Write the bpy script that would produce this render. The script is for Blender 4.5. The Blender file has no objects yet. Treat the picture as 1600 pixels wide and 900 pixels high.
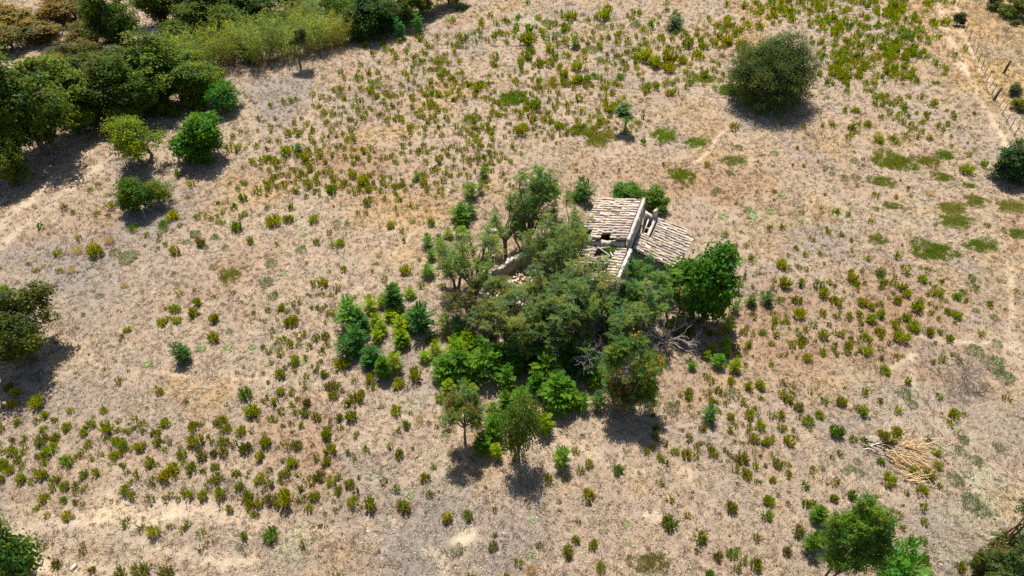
import bpy, math, random
import numpy as np
from mathutils import Matrix, Vector

S = bpy.context.scene
COL = S.collection
R = math.radians
# ------------------------------------------------------------------ camera, sky, sun, exposure
CAMH, PITCH, FPX = 35.0, R(42.0), 1018.0            # drone about 35 m up, looking 42 degrees down
cd = bpy.data.cameras.new('drone_camera')
cam = bpy.data.objects.new('drone_camera', cd); COL.objects.link(cam)
cam.location = (0, 0, CAMH); cam.rotation_euler = (R(90) - PITCH, 0, 0)
cd.sensor_width = 36.0; cd.lens = 36.0 * FPX / 1600.0
cd.clip_start = 0.5; cd.clip_end = 6000.0
S.camera = cam
SUN_EL, SUN_AZ = R(66.0), R(-12.0)                  # azimuth from +Y, clockwise
W = bpy.data.worlds.new('World'); S.world = W; W.use_nodes = True
wn = W.node_tree.nodes
sky = wn.new('ShaderNodeTexSky'); sky.sky_type = 'NISHITA'; sky.sun_disc = False
sky.sun_elevation = SUN_EL; sky.sun_rotation = SUN_AZ; sky.altitude = 100.0
W.node_tree.links.new(sky.outputs[0], wn['Background'].inputs[0])
wn['Background'].inputs[1].default_value = 0.075
sl = bpy.data.lights.new('sun', 'SUN'); sl.energy = 4.6; sl.angle = R(0.53); sl.color = (1.0, 0.955, 0.88)
sun = bpy.data.objects.new('sun', sl); COL.objects.link(sun)
sdir = Vector((math.sin(SUN_AZ) * math.cos(SUN_EL), math.cos(SUN_AZ) * math.cos(SUN_EL), math.sin(SUN_EL)))
sun.rotation_euler = sdir.to_track_quat('Z', 'Y').to_euler(); sun.location = (0, 0, 60)
S.view_settings.view_transform = 'Standard'; S.view_settings.look = 'None'
S.view_settings.exposure = 0.78; S.view_settings.gamma = 1.0; S.view_settings.use_curve_mapping = False
S.cycles.use_denoising = False
S.cycles.max_bounces = 6; S.cycles.diffuse_bounces = 3; S.cycles.transmission_bounces = 4; S.cycles.transparent_max_bounces = 4

# ------------------------------------------------------------------ noise and terrain
_rs = np.random.RandomState(7)
_tab = _rs.rand(256, 256)
def vnoise(x, y):
    x = np.asarray(x, float); y = np.asarray(y, float)
    xi = np.floor(x).astype(int); yi = np.floor(y).astype(int)
    fx = x - xi; fy = y - yi
    fx = fx * fx * (3 - 2 * fx); fy = fy * fy * (3 - 2 * fy)
    a = _tab[xi & 255, yi & 255]; b = _tab[(xi + 1) & 255, yi & 255]
    c = _tab[xi & 255, (yi + 1) & 255]; d = _tab[(xi + 1) & 255, (yi + 1) & 255]
    return (a * (1 - fx) + b * fx) * (1 - fy) + (c * (1 - fx) + d * fx) * fy
def fbm(x, y, n=4):
    s = 0; a = 0.5; t = 0
    for k in range(n):
        s = s + a * vnoise(x * 2 ** k + 17.3 * k, y * 2 ** k + 9.1 * k); t += a; a *= 0.5
    return s / t
def hgt(x, y):
    x = np.asarray(x, float); y = np.asarray(y, float)
    h = (fbm(x / 28 + 3, y / 28 + 8, 3) - 0.5) * 1.0 + (fbm(x / 3.1, y / 3.1, 3) - 0.5) * 0.22
    bank = np.exp(-((x + 20) / 14) ** 2 - ((y - 19) / 6) ** 2)         # stony little terraces, lower left
    h = h + bank * (0.16 * np.sin(y * 1.9 + 0.12 * x + 2 * fbm(x / 4, y / 9, 2)) + 0.25 * (fbm(x / 0.9, y / 0.9, 2) - 0.5))
    return h
cT, sT = math.cos(PITCH), math.sin(PITCH)
def ray(px, py):
    a = (px - 800) / FPX; b = -(py - 450) / FPX
    return np.array([a, cT + b * sT, -sT + b * cT])
def at(px, py, z=None):
    d = ray(px, py)
    zz = z if z is not None else 0.0
    for k in range(6):
        t = (zz - CAMH) / d[2]
        p = d * t + np.array([0, 0, CAMH])
        if z is not None: return p
        zz = float(hgt(p[0], p[1]))
    return np.array([p[0], p[1], zz])
def proj(p):
    v = np.asarray(p, float) - np.array([0, 0, CAMH])
    dep = v[1] * cT - v[2] * sT
    return 800 + FPX * v[0] / dep, 450 - FPX * (v[1] * sT + v[2] * cT) / dep, dep
def mpp(p): return proj(p)[2] / FPX              # metres per photo pixel at a point
def rise(base, top):                             # how tall a thing is from its foot and the photo row of its top
    lo, hi = 0.0, 30.0
    for k in range(30):
        m = (lo + hi) / 2
        if proj(np.array(base) + np.array([0, 0, m]))[1] > top: lo = m
        else: hi = m
    return lo
def pline(pts): return np.array([at(*p)[:2] for p in pts])

# what grows where on the ground: bare trodden soil, golden stubble, grey litter, rusty stubble, sage weeds
TR = [
 ([(-40, 385), (60, 300), (130, 240), (190, 192), (260, 168), (330, 152)], .7, .62), ([(-40, 420), (70, 327), (150, 262), (200, 217), (250, 190)], .65, .5),
 ([(110, 558), (180, 572), (230, 583), (300, 585), (400, 592), (480, 601)], .15, .55), ([(1430, 520), (1480, 533), (1560, 538), (1585, 545)], .22, .8),
 ([(1385, 578), (1430, 553)], .22, .7), ([(1428, 560), (1425, 600)], .2, .6), ([(622, 350), (585, 395), (555, 427)], .24, .42), ([(650, 358), (603, 408), (572, 440), (545, 465)], .24, .42),
 ([(-30, 838), (80, 818), (200, 818), (290, 800), (340, 790)], .6, .7), ([(10, 858), (150, 842), (220, 850), (310, 868), (390, 880)], .5, .65),
 ([(170, 770), (250, 785), (330, 795), (400, 812)], .8, .7), ([(60, 880), (120, 895), (200, 890)], .8, .6), ([(20, 790), (90, 800)], .4, .5), ([(150, 800), (230, 806)], .5, .7),
 ([(1462, -30), (1478, 50), (1500, 95), (1530, 150), (1560, 205), (1610, 280)], .6, .7), ([(1488, -30), (1500, 45), (1528, 100), (1562, 160), (1600, 215)], .55, .62),
 ([(1575, 400), (1584, 520), (1602, 620)], .3, .5), ([(1266, 280), (1258, 310), (1262, 345)], .2, .6), ([(1280, 290), (1268, 325)], .18, .5),
 ([(1080, 262), (1108, 236), (1128, 205)], .2, .7), ([(1078, 148), (1140, 158), (1200, 190)], .25, .7), ([(1150, 240), (1200, 250)], .2, .5),
 ([(668, 860), (690, 875), (700, 900)], .3, .8), ([(718, 846), (736, 838)], .45, .9), ([(612, 808), (618, 818)], .3, .8), ([(1012, 805), (1028, 808)], .35, .8),
 ([(1180, 330), (1210, 300), (1240, 250)], .16, .4), ([(860, 170), (900, 190)], .2, .4), ([(1440, 500), (1450, 470)], .2, .5), ([(1000, 730), (1080, 735)], .7, .45),
 ([(560, 690), (640, 620)], .5, .35), ([(840, 690), (900, 700), (960, 720)], .8, .4),
]
TR = [(pline(p), w, s) for p, w, s in TR]
def B(*a): return [(at(px, py)[:2], r, s) for px, py, r, s in a]
OCHRE = B((1570, 40, 14, 1.3), (1590, 130, 12, 1.2), (1390, 232, 5, .8), (1300, 235, 5, .8), (1460, 225, 5, .5), (600, 330, 4, .7), (690, 330, 4, .8), (640, 400, 3, .8), (590, 400, 3, .5),
  (1330, 590, 4, .9), (1270, 580, 3, .6), (1400, 630, 3, .6), (1560, 450, 5, .8), (1590, 620, 5, 1.), (1500, 660, 4, .7), (1570, 740, 4, .7), (650, 45, 3, .5), (620, 70, 4, .7), (920, 55, 5, .9), (930, 10, 5, .7),
  (1190, 20, 6, .9), (740, 720, 2.5, .7), (560, 860, 3, .6), (440, 820, 3, .3), (350, 600, 2.5, .7), (290, 605, 2, .6), (1480, 520, 3, .5), (870, 790, 3, .5), (1080, 730, 3, .5), (1000, 760, 3, .4), (700, 150, 4, .6), (1100, 590, 2, .4), (900, 310, 2, .5), (770, 295, 2.4, .9), (735, 700, 2, .6), (1540, 850, 3, .5), (160, 840, 3, .4), (60, 430, 3, .5), (560, 300, 3, .4))
GREY = B((430, 150, 5, 1.), (150, 420, 6, .8), (90, 470, 5, .6), (230, 350, 5, .7), (60, 400, 4, .6), (580, 160, 4, .7), (1210, 460, 3, .7), (1290, 660, 3, .8), (650, 850, 5, .7), (1480, 850, 3, .8), (1550, 640, 3, .6), (1420, 560, 2, .6), (760, 850, 4, .5), (1260, 370, 4, .5),
  (700, 60, 6, .6), (900, 20, 6, .5), (120, 620, 3, .5), (640, 600, 3, .6), (1050, 650, 3, .6), (1470, 830, 2.5, .6), (30, 720, 3, .4), (560, 640, 2, .4), (1180, 180, 5, .4), (1000, 880, 3, .3))
RUST = B((250, 215, 3.5, .7), (420, 690, 3, .9), (480, 640, 2.5, .7), (1200, 290, 6, .8), (1330, 300, 4, .6), (1110, 270, 3, .6), (560, 260, 5, .4), (480, 720, 2.5, .7), (340, 720, 3, .6), (1400, 470, 4, .7), (590, 170, 4, .4), (1260, 470, 3, .5), (870, 250, 4, .5), (380, 440, 5, .5), (300, 520, 3, .4), (1130, 560, 2.5, .4), (150, 200, 6, .6), (60, 200, 8, .7))
SAGE = B((480, 330, 3, .4), (830, 30, 4, .9), (880, 40, 4, .6), (1520, 700, 3, .8), (1520, 780, 3, .8), (1480, 810, 2.5, .5), (620, 640, 2, .6), (460, 840, 3, .6), (700, 830, 3, .3), (1180, 330, 2.5, .6), (1230, 340, 2.5, .6), (1330, 350, 2.5, .5), (440, 340, 3, .4), (1410, 620, 2, .6), (380, 840, 2, .5), (390, 560, 2, .5))
def blob(L, x, y):
    s = np.zeros_like(x)
    for c, r, k in L:
        s = np.maximum(s, k * np.exp(-((x - c[0]) ** 2 + (y - c[1]) ** 2) / (r * r)))
    return s
def cover(x, y):
    wx = x + 2.2 * (fbm(x / 2.6 + 40, y / 2.6, 3) - .5); wy = y + 2.2 * (fbm(x / 2.6, y / 2.6 + 70, 3) - .5)
    path = np.zeros_like(x)
    tx = x + .5 * (fbm(x / 1.1 + 5, y / 1.1, 2) - .5); ty = y + .5 * (fbm(x / 1.1, y / 1.1 + 9, 2) - .5)
    for P, w, s in TR:
        dm = np.full(x.shape, 1e9)
        for a, b in zip(P[:-1], P[1:]):
            ab = b - a; L2 = ab @ ab
            t = np.clip(((tx - a[0]) * ab[0] + (ty - a[1]) * ab[1]) / L2, 0, 1)
            dm = np.minimum(dm, (tx - a[0] - t * ab[0]) ** 2 + (ty - a[1] - t * ab[1]) ** 2)
        path = np.maximum(path, s * np.exp(-dm / (w * w)))
    br = np.clip(1.5 * fbm(x / 2.2 + 20, y / 2.2, 4) - .25, 0, 1)
    path = np.clip(path * (.35 + 1.0 * br), 0, 1)
    o = np.clip(blob(OCHRE, wx, wy) + 1.6 * (fbm(x / 5.5 + 11, y / 5.5, 4) - .56) + 1.5 * (fbm(x / 15 + 7, y / 13 + 2, 3) - .52), 0, 1)
    g = np.clip(blob(GREY, wx, wy) + 1.7 * (fbm(x / 4.5, y / 4.5 + 31, 4) - .55), 0, 1)
    r = np.clip(blob(RUST, wx, wy) + 1.5 * (fbm(x / 4 + 61, y / 4 + 3, 4) - .6) + 1.6 * (fbm(x / 14 + 31, y / 11 + 12, 3) - .52), 0, 1)
    q = np.clip(blob(SAGE, wx, wy) * 1.2 * fbm(x / .9, y / .9 + 7, 3) + 1.2 * (fbm(x / 1.7 + 91, y / 1.7 + 53, 3) - .66), 0, 1)
    return path, o, g, r, q

# ------------------------------------------------------------------ mesh helpers
def mesh(name, V, faces, mats=(), midx=None, tint=None, smooth=False):
    """faces: list of int arrays (n,k)"""
    me = bpy.data.meshes.new(name)
    V = np.asarray(V, np.float32)
    me.vertices.add(len(V)); me.vertices.foreach_set('co', V.ravel())
    faces = [np.asarray(f, np.int32) for f in faces if len(f)]
    li = np.concatenate([f.ravel() for f in faces]); tot = np.concatenate([np.full(len(f), f.shape[1], np.int32) for f in faces])
    me.loops.add(len(li)); me.loops.foreach_set('vertex_index', li)
    me.polygons.add(len(tot)); me.polygons.foreach_set('loop_start', np.concatenate([[0], np.cumsum(tot)[:-1]]).astype(np.int32))
    for m in mats: me.materials.append(m)
    if midx is not None: me.polygons.foreach_set('material_index', np.asarray(midx, np.int32))
    if smooth: me.polygons.foreach_set('use_smooth', np.ones(len(tot), bool))
    if tint is not None:
        ca = me.attributes.new('tint', 'FLOAT_COLOR', 'POINT')
        t = np.ones((len(V), 4), np.float32); t[:, :3] = tint
        ca.data.foreach_set('color', t.ravel())
    me.update(calc_edges=True); me.validate()
    return me
def obj(name, me, parent=None, color=None):
    o = bpy.data.objects.new(name, me); COL.objects.link(o)
    if parent is not None: o.parent = parent
    if color is not None: o.color = (*color, 1)
    return o
def tag(o, label, cat, group=None):
    o['label'] = label; o['category'] = cat
    if group: o['group'] = group
    return o
def empty(name, loc, rz=0, sc=(1, 1, 1)):
    o = bpy.data.objects.new(name, None); COL.objects.link(o)
    o.empty_display_size = .3; o.location = loc; o.rotation_euler = (0, 0, rz); o.scale = sc
    return o
class Buf:
    def __init__(s): s.V = []; s.F = []; s.n = 0; s.T = []; s.M = []
    def add(s, V, F, tint=1.0, m=0):
        V = np.asarray(V, float).reshape(-1, 3); F = np.asarray(F, int)
        s.V.append(V); s.F.append(F + s.n); s.n += len(V)
        t = np.ones((len(V), 3)); t[:] = tint; s.T.append(t); s.M.append(np.full(len(F), m))
    def mesh(s, name, mats, smooth=False):
        return mesh(name, np.concatenate(s.V), s.F, mats, np.concatenate(s.M), np.concatenate(s.T), smooth)
def unit(v): return v / np.maximum(np.linalg.norm(v, axis=-1, keepdims=True), 1e-9)
def leaves(b, P, D, N, L, Wd, tint=1.0, m=0, tip=.45):
    """rhombic leaf quads: foot P, axis D, face normal N"""
    n = len(P); D = unit(D); X = unit(np.cross(D, N)); L = np.broadcast_to(np.asarray(L, float).reshape(-1, 1), (n, 1)); Wd = np.broadcast_to(np.asarray(Wd, float).reshape(-1, 1), (n, 1))
    V = np.stack([P, P + D * L * tip + X * Wd * .5, P + D * L, P + D * L * tip - X * Wd * .5], 1).reshape(-1, 3)
    F = np.arange(n * 4).reshape(-1, 4)
    t = tint if np.ndim(tint) == 0 else np.repeat(np.asarray(tint), 4, 0)
    b.add(V, F, t, m)
def tube(b, P, rad, k=5, tint=1.0, m=0):
    P = np.asarray(P, float); n = len(P); rad = np.broadcast_to(np.asarray(rad, float), (n,))
    T = np.gradient(P, axis=0); T = unit(T)
    ref = np.array([.31, .17, .93]) if abs(T[0][2]) < .8 else np.array([.95, .2, .1])
    A = unit(np.cross(T, ref)); Bn = np.cross(T, A)
    th = np.linspace(0, 2 * math.pi, k, endpoint=False)
    V = P[:, None] + rad[:, None, None] * (A[:, None] * np.cos(th)[None, :, None] + Bn[:, None] * np.sin(th)[None, :, None])
    i = np.arange(n - 1)[:, None] * k; j = np.arange(k)[None]; j2 = (j + 1) % k
    F = np.stack([i + j, i + j2, i + k + j2, i + k + j], -1).reshape(-1, 4)
    b.add(V.reshape(-1, 3), F, tint, m)
def box(b, c, s, rz=0., tint=1.0, m=0):
    c = np.asarray(c, float); s = np.asarray(s, float) / 2
    V = np.array([[x, y, z] for x in (-1, 1) for y in (-1, 1) for z in (-1, 1)], float) * s
    ca, sa = math.cos(rz), math.sin(rz)
    V = V @ np.array([[ca, sa, 0], [-sa, ca, 0], [0, 0, 1]]) + c
    b.add(V, [[0, 1, 3, 2], [4, 6, 7, 5], [0, 4, 5, 1], [2, 3, 7, 6], [0, 2, 6, 4], [1, 5, 7, 3]], tint, m)
def rdir(rs, n, up=0.0):
    v = rs.normal(size=(n, 3)); v = unit(v); v[:, 2] += up; return unit(v)

# ------------------------------------------------------------------ materials
def nmat(name):
    m = bpy.data.materials.new(name); m.use_nodes = True
    return m, m.node_tree.nodes, m.node_tree.links, m.node_tree.nodes['Principled BSDF']
def mix(n, l, a, b, f, mode='MIX'):
    x = n.new('ShaderNodeMix'); x.data_type = 'RGBA'; x.blend_type = mode
    for s, v in ((6, a), (7, b), (0, f)):
        if hasattr(v, 'is_output'): l.new(v, x.inputs[s])
        else: x.inputs[s].default_value = v if s == 0 else (*v, 1)
    return x.outputs[2]
def noise(n, l, scale, detail=4, co=None, rough=.6):
    x = n.new('ShaderNodeTexNoise'); x.inputs['Scale'].default_value = scale; x.inputs['Detail'].default_value = detail; x.inputs['Roughness'].default_value = rough
    if co is not None: l.new(co, x.inputs['Vector'])
    return x
def ramp(n, l, src, p0, p1):
    x = n.new('ShaderNodeMapRange'); x.inputs[1].default_value = p0; x.inputs[2].default_value = p1; l.new(src, x.inputs[0]); return x.outputs[0]
def attr(n, name):
    a = n.new('ShaderNodeAttribute'); a.attribute_name = name; return a
def leaf_material(name, transl=.5, rough=.6, spec=.10, jit=.38, gain=1.72, sat=1.12):
    m, n, l, p = nmat(name)
    oi = n.new('ShaderNodeObjectInfo'); t = attr(n, 'tint'); g = n.new('ShaderNodeNewGeometry')
    c = mix(n, l, oi.outputs['Color'], t.outputs['Color'], 1.0, 'MULTIPLY')
    hs = n.new('ShaderNodeHueSaturation'); l.new(c, hs.inputs['Color'])
    v = n.new('ShaderNodeMapRange'); l.new(g.outputs['Random Per Island'], v.inputs[0]); v.inputs[3].default_value = gain * (1 - jit); v.inputs[4].default_value = gain * (1 + jit); hs.inputs['Saturation'].default_value = sat
    l.new(v.outputs[0], hs.inputs['Value'])
    hv = n.new('ShaderNodeMapRange'); l.new(oi.outputs['Random'], hv.inputs[0]); hv.inputs[3].default_value = .488; hv.inputs[4].default_value = .512
    l.new(hv.outputs[0], hs.inputs['Hue'])
    l.new(hs.outputs[0], p.inputs['Base Color']); p.inputs['Roughness'].default_value = rough; p.inputs['Specular IOR Level'].default_value = spec
    tr = n.new('ShaderNodeBsdfTranslucent'); tc = mix(n, l, hs.outputs[0], (1.25, 1.3, .5), 1.0, 'MULTIPLY'); l.new(tc, tr.inputs[0])
    ms = n.new('ShaderNodeMixShader'); ms.inputs[0].default_value = transl
    l.new(p.outputs[0], ms.inputs[1]); l.new(tr.outputs[0], ms.inputs[2]); l.new(ms.outputs[0], n['Material Output'].inputs[0])
    return m
M_LEAF = leaf_material('leaf')
M_DRYLEAF = leaf_material('dry_grass_blade', .2, .8, .05, .3, 1.0, .95)
def tint_material(name, base, rough=.85, spec=.15, vary=.3, scale=6, bump=0.0, obc=False):
    m, n, l, p = nmat(name)
    tc = n.new('ShaderNodeTexCoord'); t = attr(n, 'tint'); oi = n.new('ShaderNodeObjectInfo')
    nz = noise(n, l, scale, 5, tc.outputs['Object'])
    lo = tuple(max(0, c * (1 - vary)) for c in base); hi = tuple(c * (1 + vary) for c in base)
    c = mix(n, l, lo, hi, ramp(n, l, nz.outputs[0], .3, .7))
    c = mix(n, l, c, t.outputs['Color'], 1.0, 'MULTIPLY')
    v = n.new('ShaderNodeHueSaturation'); l.new(c, v.inputs['Color'])
    r = n.new('ShaderNodeMapRange'); l.new(oi.outputs['Random'], r.inputs[0]); r.inputs[3].default_value = .8; r.inputs[4].default_value = 1.2
    l.new(r.outputs[0], v.inputs['Value'])
    c = v.outputs[0]
    if obc: c = mix(n, l, c, oi.outputs['Color'], 1.0, 'MULTIPLY')
    l.new(c, p.inputs['Base Color']); p.inputs['Roughness'].default_value = rough; p.inputs['Specular IOR Level'].default_value = spec
    if bump:
        b = n.new('ShaderNodeBump'); b.inputs['Strength'].default_value = bump; b.inputs['Distance'].default_value = .05
        l.new(nz.outputs[0], b.inputs['Height']); l.new(b.outputs[0], p.inputs['Normal'])
    return m
M_BARK = tint_material('bark', (.17, .13, .095), .9, .1, .4, 8, .4)
M_DEAD = tint_material('dead_wood', (.43, .39, .36), .9, .1, .25, 8, 0, True)
M_STEM = tint_material('brown_stem', (.16, .095, .05), .9, .1, .3, 8)
M_SEED = tint_material('orange_seed', (.46, .17, .06), .8, .1, .4, 12)
M_CANE = tint_material('cut_cane', (.60, .43, .23), .7, .2, .3, 5, 0, True)
M_STALK = tint_material('cane_stalk', (.30, .20, .09), .8, .1, .4, 4)
M_TILE = tint_material('terracotta_tile', (.44, .365, .295), .9, .1, .4, 3.2, .3)
M_DECK = tint_material('pan_tile_and_mortar', (.23, .175, .135), .95, .05, .4, 5, .5)
M_WALL = tint_material('old_plaster_wall', (.43, .375, .31), .95, .1, .28, 2.2, .7)
M_COPE = tint_material('pale_mortar_cap', (.50, .445, .385), .95, .1, .3, 4, .5)
M_STONE = tint_material('pale_stone', (.55, .47, .36), .95, .1, .2, 6, .6)
M_BEAM = tint_material('weathered_beam', (.56, .49, .41), .85, .1, .2, 5, .3)
M_POST = tint_material('dark_post_wood', (.075, .06, .05), .9, .1, .3, 5, .3)
m, n, l, p = nmat('fence_wire'); p.inputs['Base Color'].default_value = (.25, .24, .22, 1); p.inputs['Metallic'].default_value = .7; p.inputs['Roughness'].default_value = .6; M_WIRE = m

def ground_material():
    m, n, l, p = nmat('dry_field')
    g = n.new('ShaderNodeNewGeometry'); co = g.outputs['Position']
    n1 = noise(n, l, .55, 8, co, .65); n2 = noise(n, l, 4.0, 8, co, .7); n3 = noise(n, l, 13.0, 6, co, .8); n4 = noise(n, l, 1.7, 6, co, .6)
    a = attr(n, 'cover_a'); sp = n.new('ShaderNodeSeparateColor'); l.new(a.outputs['Color'], sp.inputs[0])
    b = attr(n, 'cover_b'); sq = n.new('ShaderNodeSeparateColor'); l.new(b.outputs['Color'], sq.inputs[0])
    c = mix(n, l, (.375, .284, .205), (.300, .232, .182), ramp(n, l, n1.outputs[0], .35, .65))
    c = mix(n, l, c, (.44, .345, .245), ramp(n, l, n4.outputs[0], .52, .72))
    c = mix(n, l, c, (.40, .275, .14), ramp(n, l, sp.outputs[1], .05, .9))
    c = mix(n, l, c, (.255, .215, .190), ramp(n, l, sp.outputs[2], .0, .8))
    c = mix(n, l, c, (.31, .20, .125), ramp(n, l, sq.outputs[0], .0, .85))
    c = mix(n, l, c, (.33, .34, .24), ramp(n, l, sq.outputs[1], .0, .9))
    c = mix(n, l, c, (.53, .425, .31), ramp(n, l, sp.outputs[0], .08, .9))
    c = mix(n, l, c, mix(n, l, (.55, .55, .55), (1.4, 1.36, 1.3), ramp(n, l, n2.outputs[0], .28, .72)), .6, 'MULTIPLY')
    c = mix(n, l, c, mix(n, l, (.42, .39, .36), (1.55, 1.55, 1.52), ramp(n, l, n3.outputs[0], .32, .68)), .66, 'MULTIPLY')
    l.new(c, p.inputs['Base Color']); p.inputs['Roughness'].default_value = .95; p.inputs['Specular IOR Level'].default_value = .08
    bm = n.new('ShaderNodeBump'); bm.inputs['Strength'].default_value = .8; bm.inputs['Distance'].default_value = .11
    ad = n.new('ShaderNodeMath'); ad.operation = 'ADD'; l.new(n2.outputs[0], ad.inputs[0]); l.new(n3.outputs[0], ad.inputs[1])
    l.new(ad.outputs[0], bm.inputs['Height']); l.new(bm.outputs[0], p.inputs['Normal'])
    return m
M_GROUND = ground_material()

# ------------------------------------------------------------------ ground: one sheet to the horizon
def build_ground():
    def axis(a, b, st, far):
        mid = np.arange(a, b + 1e-6, st); k = np.cumsum(np.geomspace(st, far / 6, 26))
        return np.concatenate([(a - k)[::-1], mid, b + k])
    xs = axis(-92, 92, .36, 3000); ys = axis(10, 124, .30, 3000)
    X, Y = np.meshgrid(xs, ys); Z = hgt(X, Y)
    V = np.stack([X, Y, Z], -1).reshape(-1, 3)
    nx, ny = len(xs), len(ys); pa, o, g, r, q = cover(X.ravel(), Y.ravel()); V[:, 2] -= .07 * pa
    i = (np.arange(ny - 1)[:, None] * nx + np.arange(nx - 1)[None]).ravel()
    me = mesh('ground', V, [np.stack([i, i + 1, i + nx + 1, i + nx], -1)], [M_GROUND], smooth=True)
    for nm, ch in (('cover_a', (pa, o, g)), ('cover_b', (r, q, q))):
        ca = me.attributes.new(nm, 'FLOAT_COLOR', 'POINT'); t = np.ones((len(V), 4), np.float32)
        for k in range(3): t[:, k] = ch[k]
        ca.data.foreach_set('color', t.ravel())
    gnd = obj('ground', me); gnd['kind'] = 'structure'
build_ground()

# dry grass over the field: loose tufts of thin blades, thinner on trodden soil
def build_dry_grass():
    rs = np.random.RandomState(3)
    NT, NB = 112000, 8
    u = rs.rand(NT); y0, y1 = 11.0, 122.0                        # more tufts nearby, fewer far off
    dy = lambda y: 1.0 / (y + 16)
    y = (y0 + 16) * ((y1 + 16) / (y0 + 16)) ** u - 16
    hw = 20 + .66 * y + 4
    x = (rs.rand(NT) * 2 - 1) * hw
    pa, o, g, r, q = cover(x, y)
    keep = rs.rand(NT) > np.clip(pa * 1.3, 0, .92)
    x, y, pa, o, g, r, q = [v[keep] for v in (x, y, pa, o, g, r, q)]
    n = len(x); z = hgt(x, y)
    pal = np.array([(.55, .435, .31), (.45, .38, .315), (.24, .165, .11), (.53, .39, .20), (.42, .28, .17), (.30, .32, .18), (.64, .54, .40)])
    w = np.stack([.9 * np.ones(n), .5 + 1.5 * g, .40 + .5 * r, .12 + 1.7 * o, .10 + 1.3 * r, .05 + 1.5 * q, .30 * np.ones(n)], 1)
    cum = np.cumsum(w / w.sum(1, keepdims=True), 1)
    ci = (rs.rand(n, 1) > cum).sum(1).clip(0, 6)
    tc = pal[ci] * (.72 + .44 * rs.rand(n, 1)) * (.72 + .56 * fbm(x / 1.3 + 4, y / 1.3, 3))[:, None]
    far = 1 + np.clip((y - 25) / 70, 0, 1) * .8
    hgtf = (.7 + .6 * rs.rand(n)) * far * (1 + .5 * o)
    P = np.repeat(np.stack([x, y, z - .01], 1), NB, 0)
    N = n * NB
    a = np.repeat(4 * math.pi * fbm(x / 7 + 50, y / 7, 2), NB) + rs.normal(0, .9, N); lean = rs.uniform(.35, 1.4, N)
    D = np.stack([np.sin(lean) * np.cos(a), np.sin(lean) * np.sin(a), np.cos(lean)], 1)
    P[:, :2] += rs.normal(0, .07, (N, 2)) * np.repeat(far, NB)[:, None]
    L = rs.uniform(.10, .32, N) * np.repeat(hgtf, NB); wd = rs.uniform(.020, .052, N) * np.repeat(far, NB)
    X = unit(np.cross(D, rdir(rs, N)))
    V = np.stack([P - X * wd[:, None] * .5, P + X * wd[:, None] * .5, P + D * L[:, None]], 1).reshape(-1, 3)
    F = np.arange(N * 3).reshape(-1, 3)
    t = np.repeat(np.repeat(tc, NB, 0) * (.85 + .3 * rs.rand(N, 1)), 3, 0)
    o_ = obj('dry_grass', mesh('dry_grass', V, [F], [M_DRYLEAF], tint=t), color=(1, 1, 1))
    o_['kind'] = 'stuff'; o_['label'] = 'short bleached dry grass and stubble covering the whole field'; o_['category'] = 'grass'
build_dry_grass()

# ------------------------------------------------------------------ plants: prototype meshes
def frond(rs, P, az, el, L, npair, lw, droop):
    """one pinnate leaf: returns leaflet foot, axis, normal"""
    t = np.linspace(.16, 1, npair)
    d = np.array([math.cos(az) * math.cos(el), math.sin(az) * math.cos(el), math.sin(el)]); side = np.array([-math.sin(az), math.cos(az), 0.])
    C = P + d * (t * L)[:, None]; C[:, 2] -= droop * L * t ** 2
    T = d[None] + np.zeros((npair, 3)); T[:, 2] -= 2 * droop * t; T = unit(T)
    NN = unit(np.cross(T, side[None])); NN[NN[:, 2] < 0] *= -1
    out = []
    sz = lw * (1.05 - .55 * np.abs(t - .45))
    for s in (-1, 1):
        D = unit(side[None] * s + T * .45 + rs.normal(0, .1, (npair, 3)) - np.array([0, 0, .18]))
        out.append((C, D, unit(NN + rs.normal(0, .22, (npair, 3))), sz))
    return [np.concatenate(v) for v in zip(*out)]
def add_fronds(b, rs, feet, az, el, L, npair, lw, droop, tint):
    A = [frond(rs, f, a, e, l, npair, lw * l, dr) for f, a, e, l, dr in zip(feet, az, el, L, droop)]
    if not A: return
    P, D, N, Sz = [np.concatenate(v) for v in zip(*A)]
    leaves(b, P, D, N, Sz, Sz * .42, np.repeat(tint, npair * 2, 0))
def hue(rs, n, a=.12, y=.15):
    v = 1 + rs.uniform(-a, a, (n, 1)); h = rs.uniform(-y, y, (n, 1))
    return np.concatenate([v * (1 + h * 1.3), v * (1 + h * .35), v * (1 - h)], 1)
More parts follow.
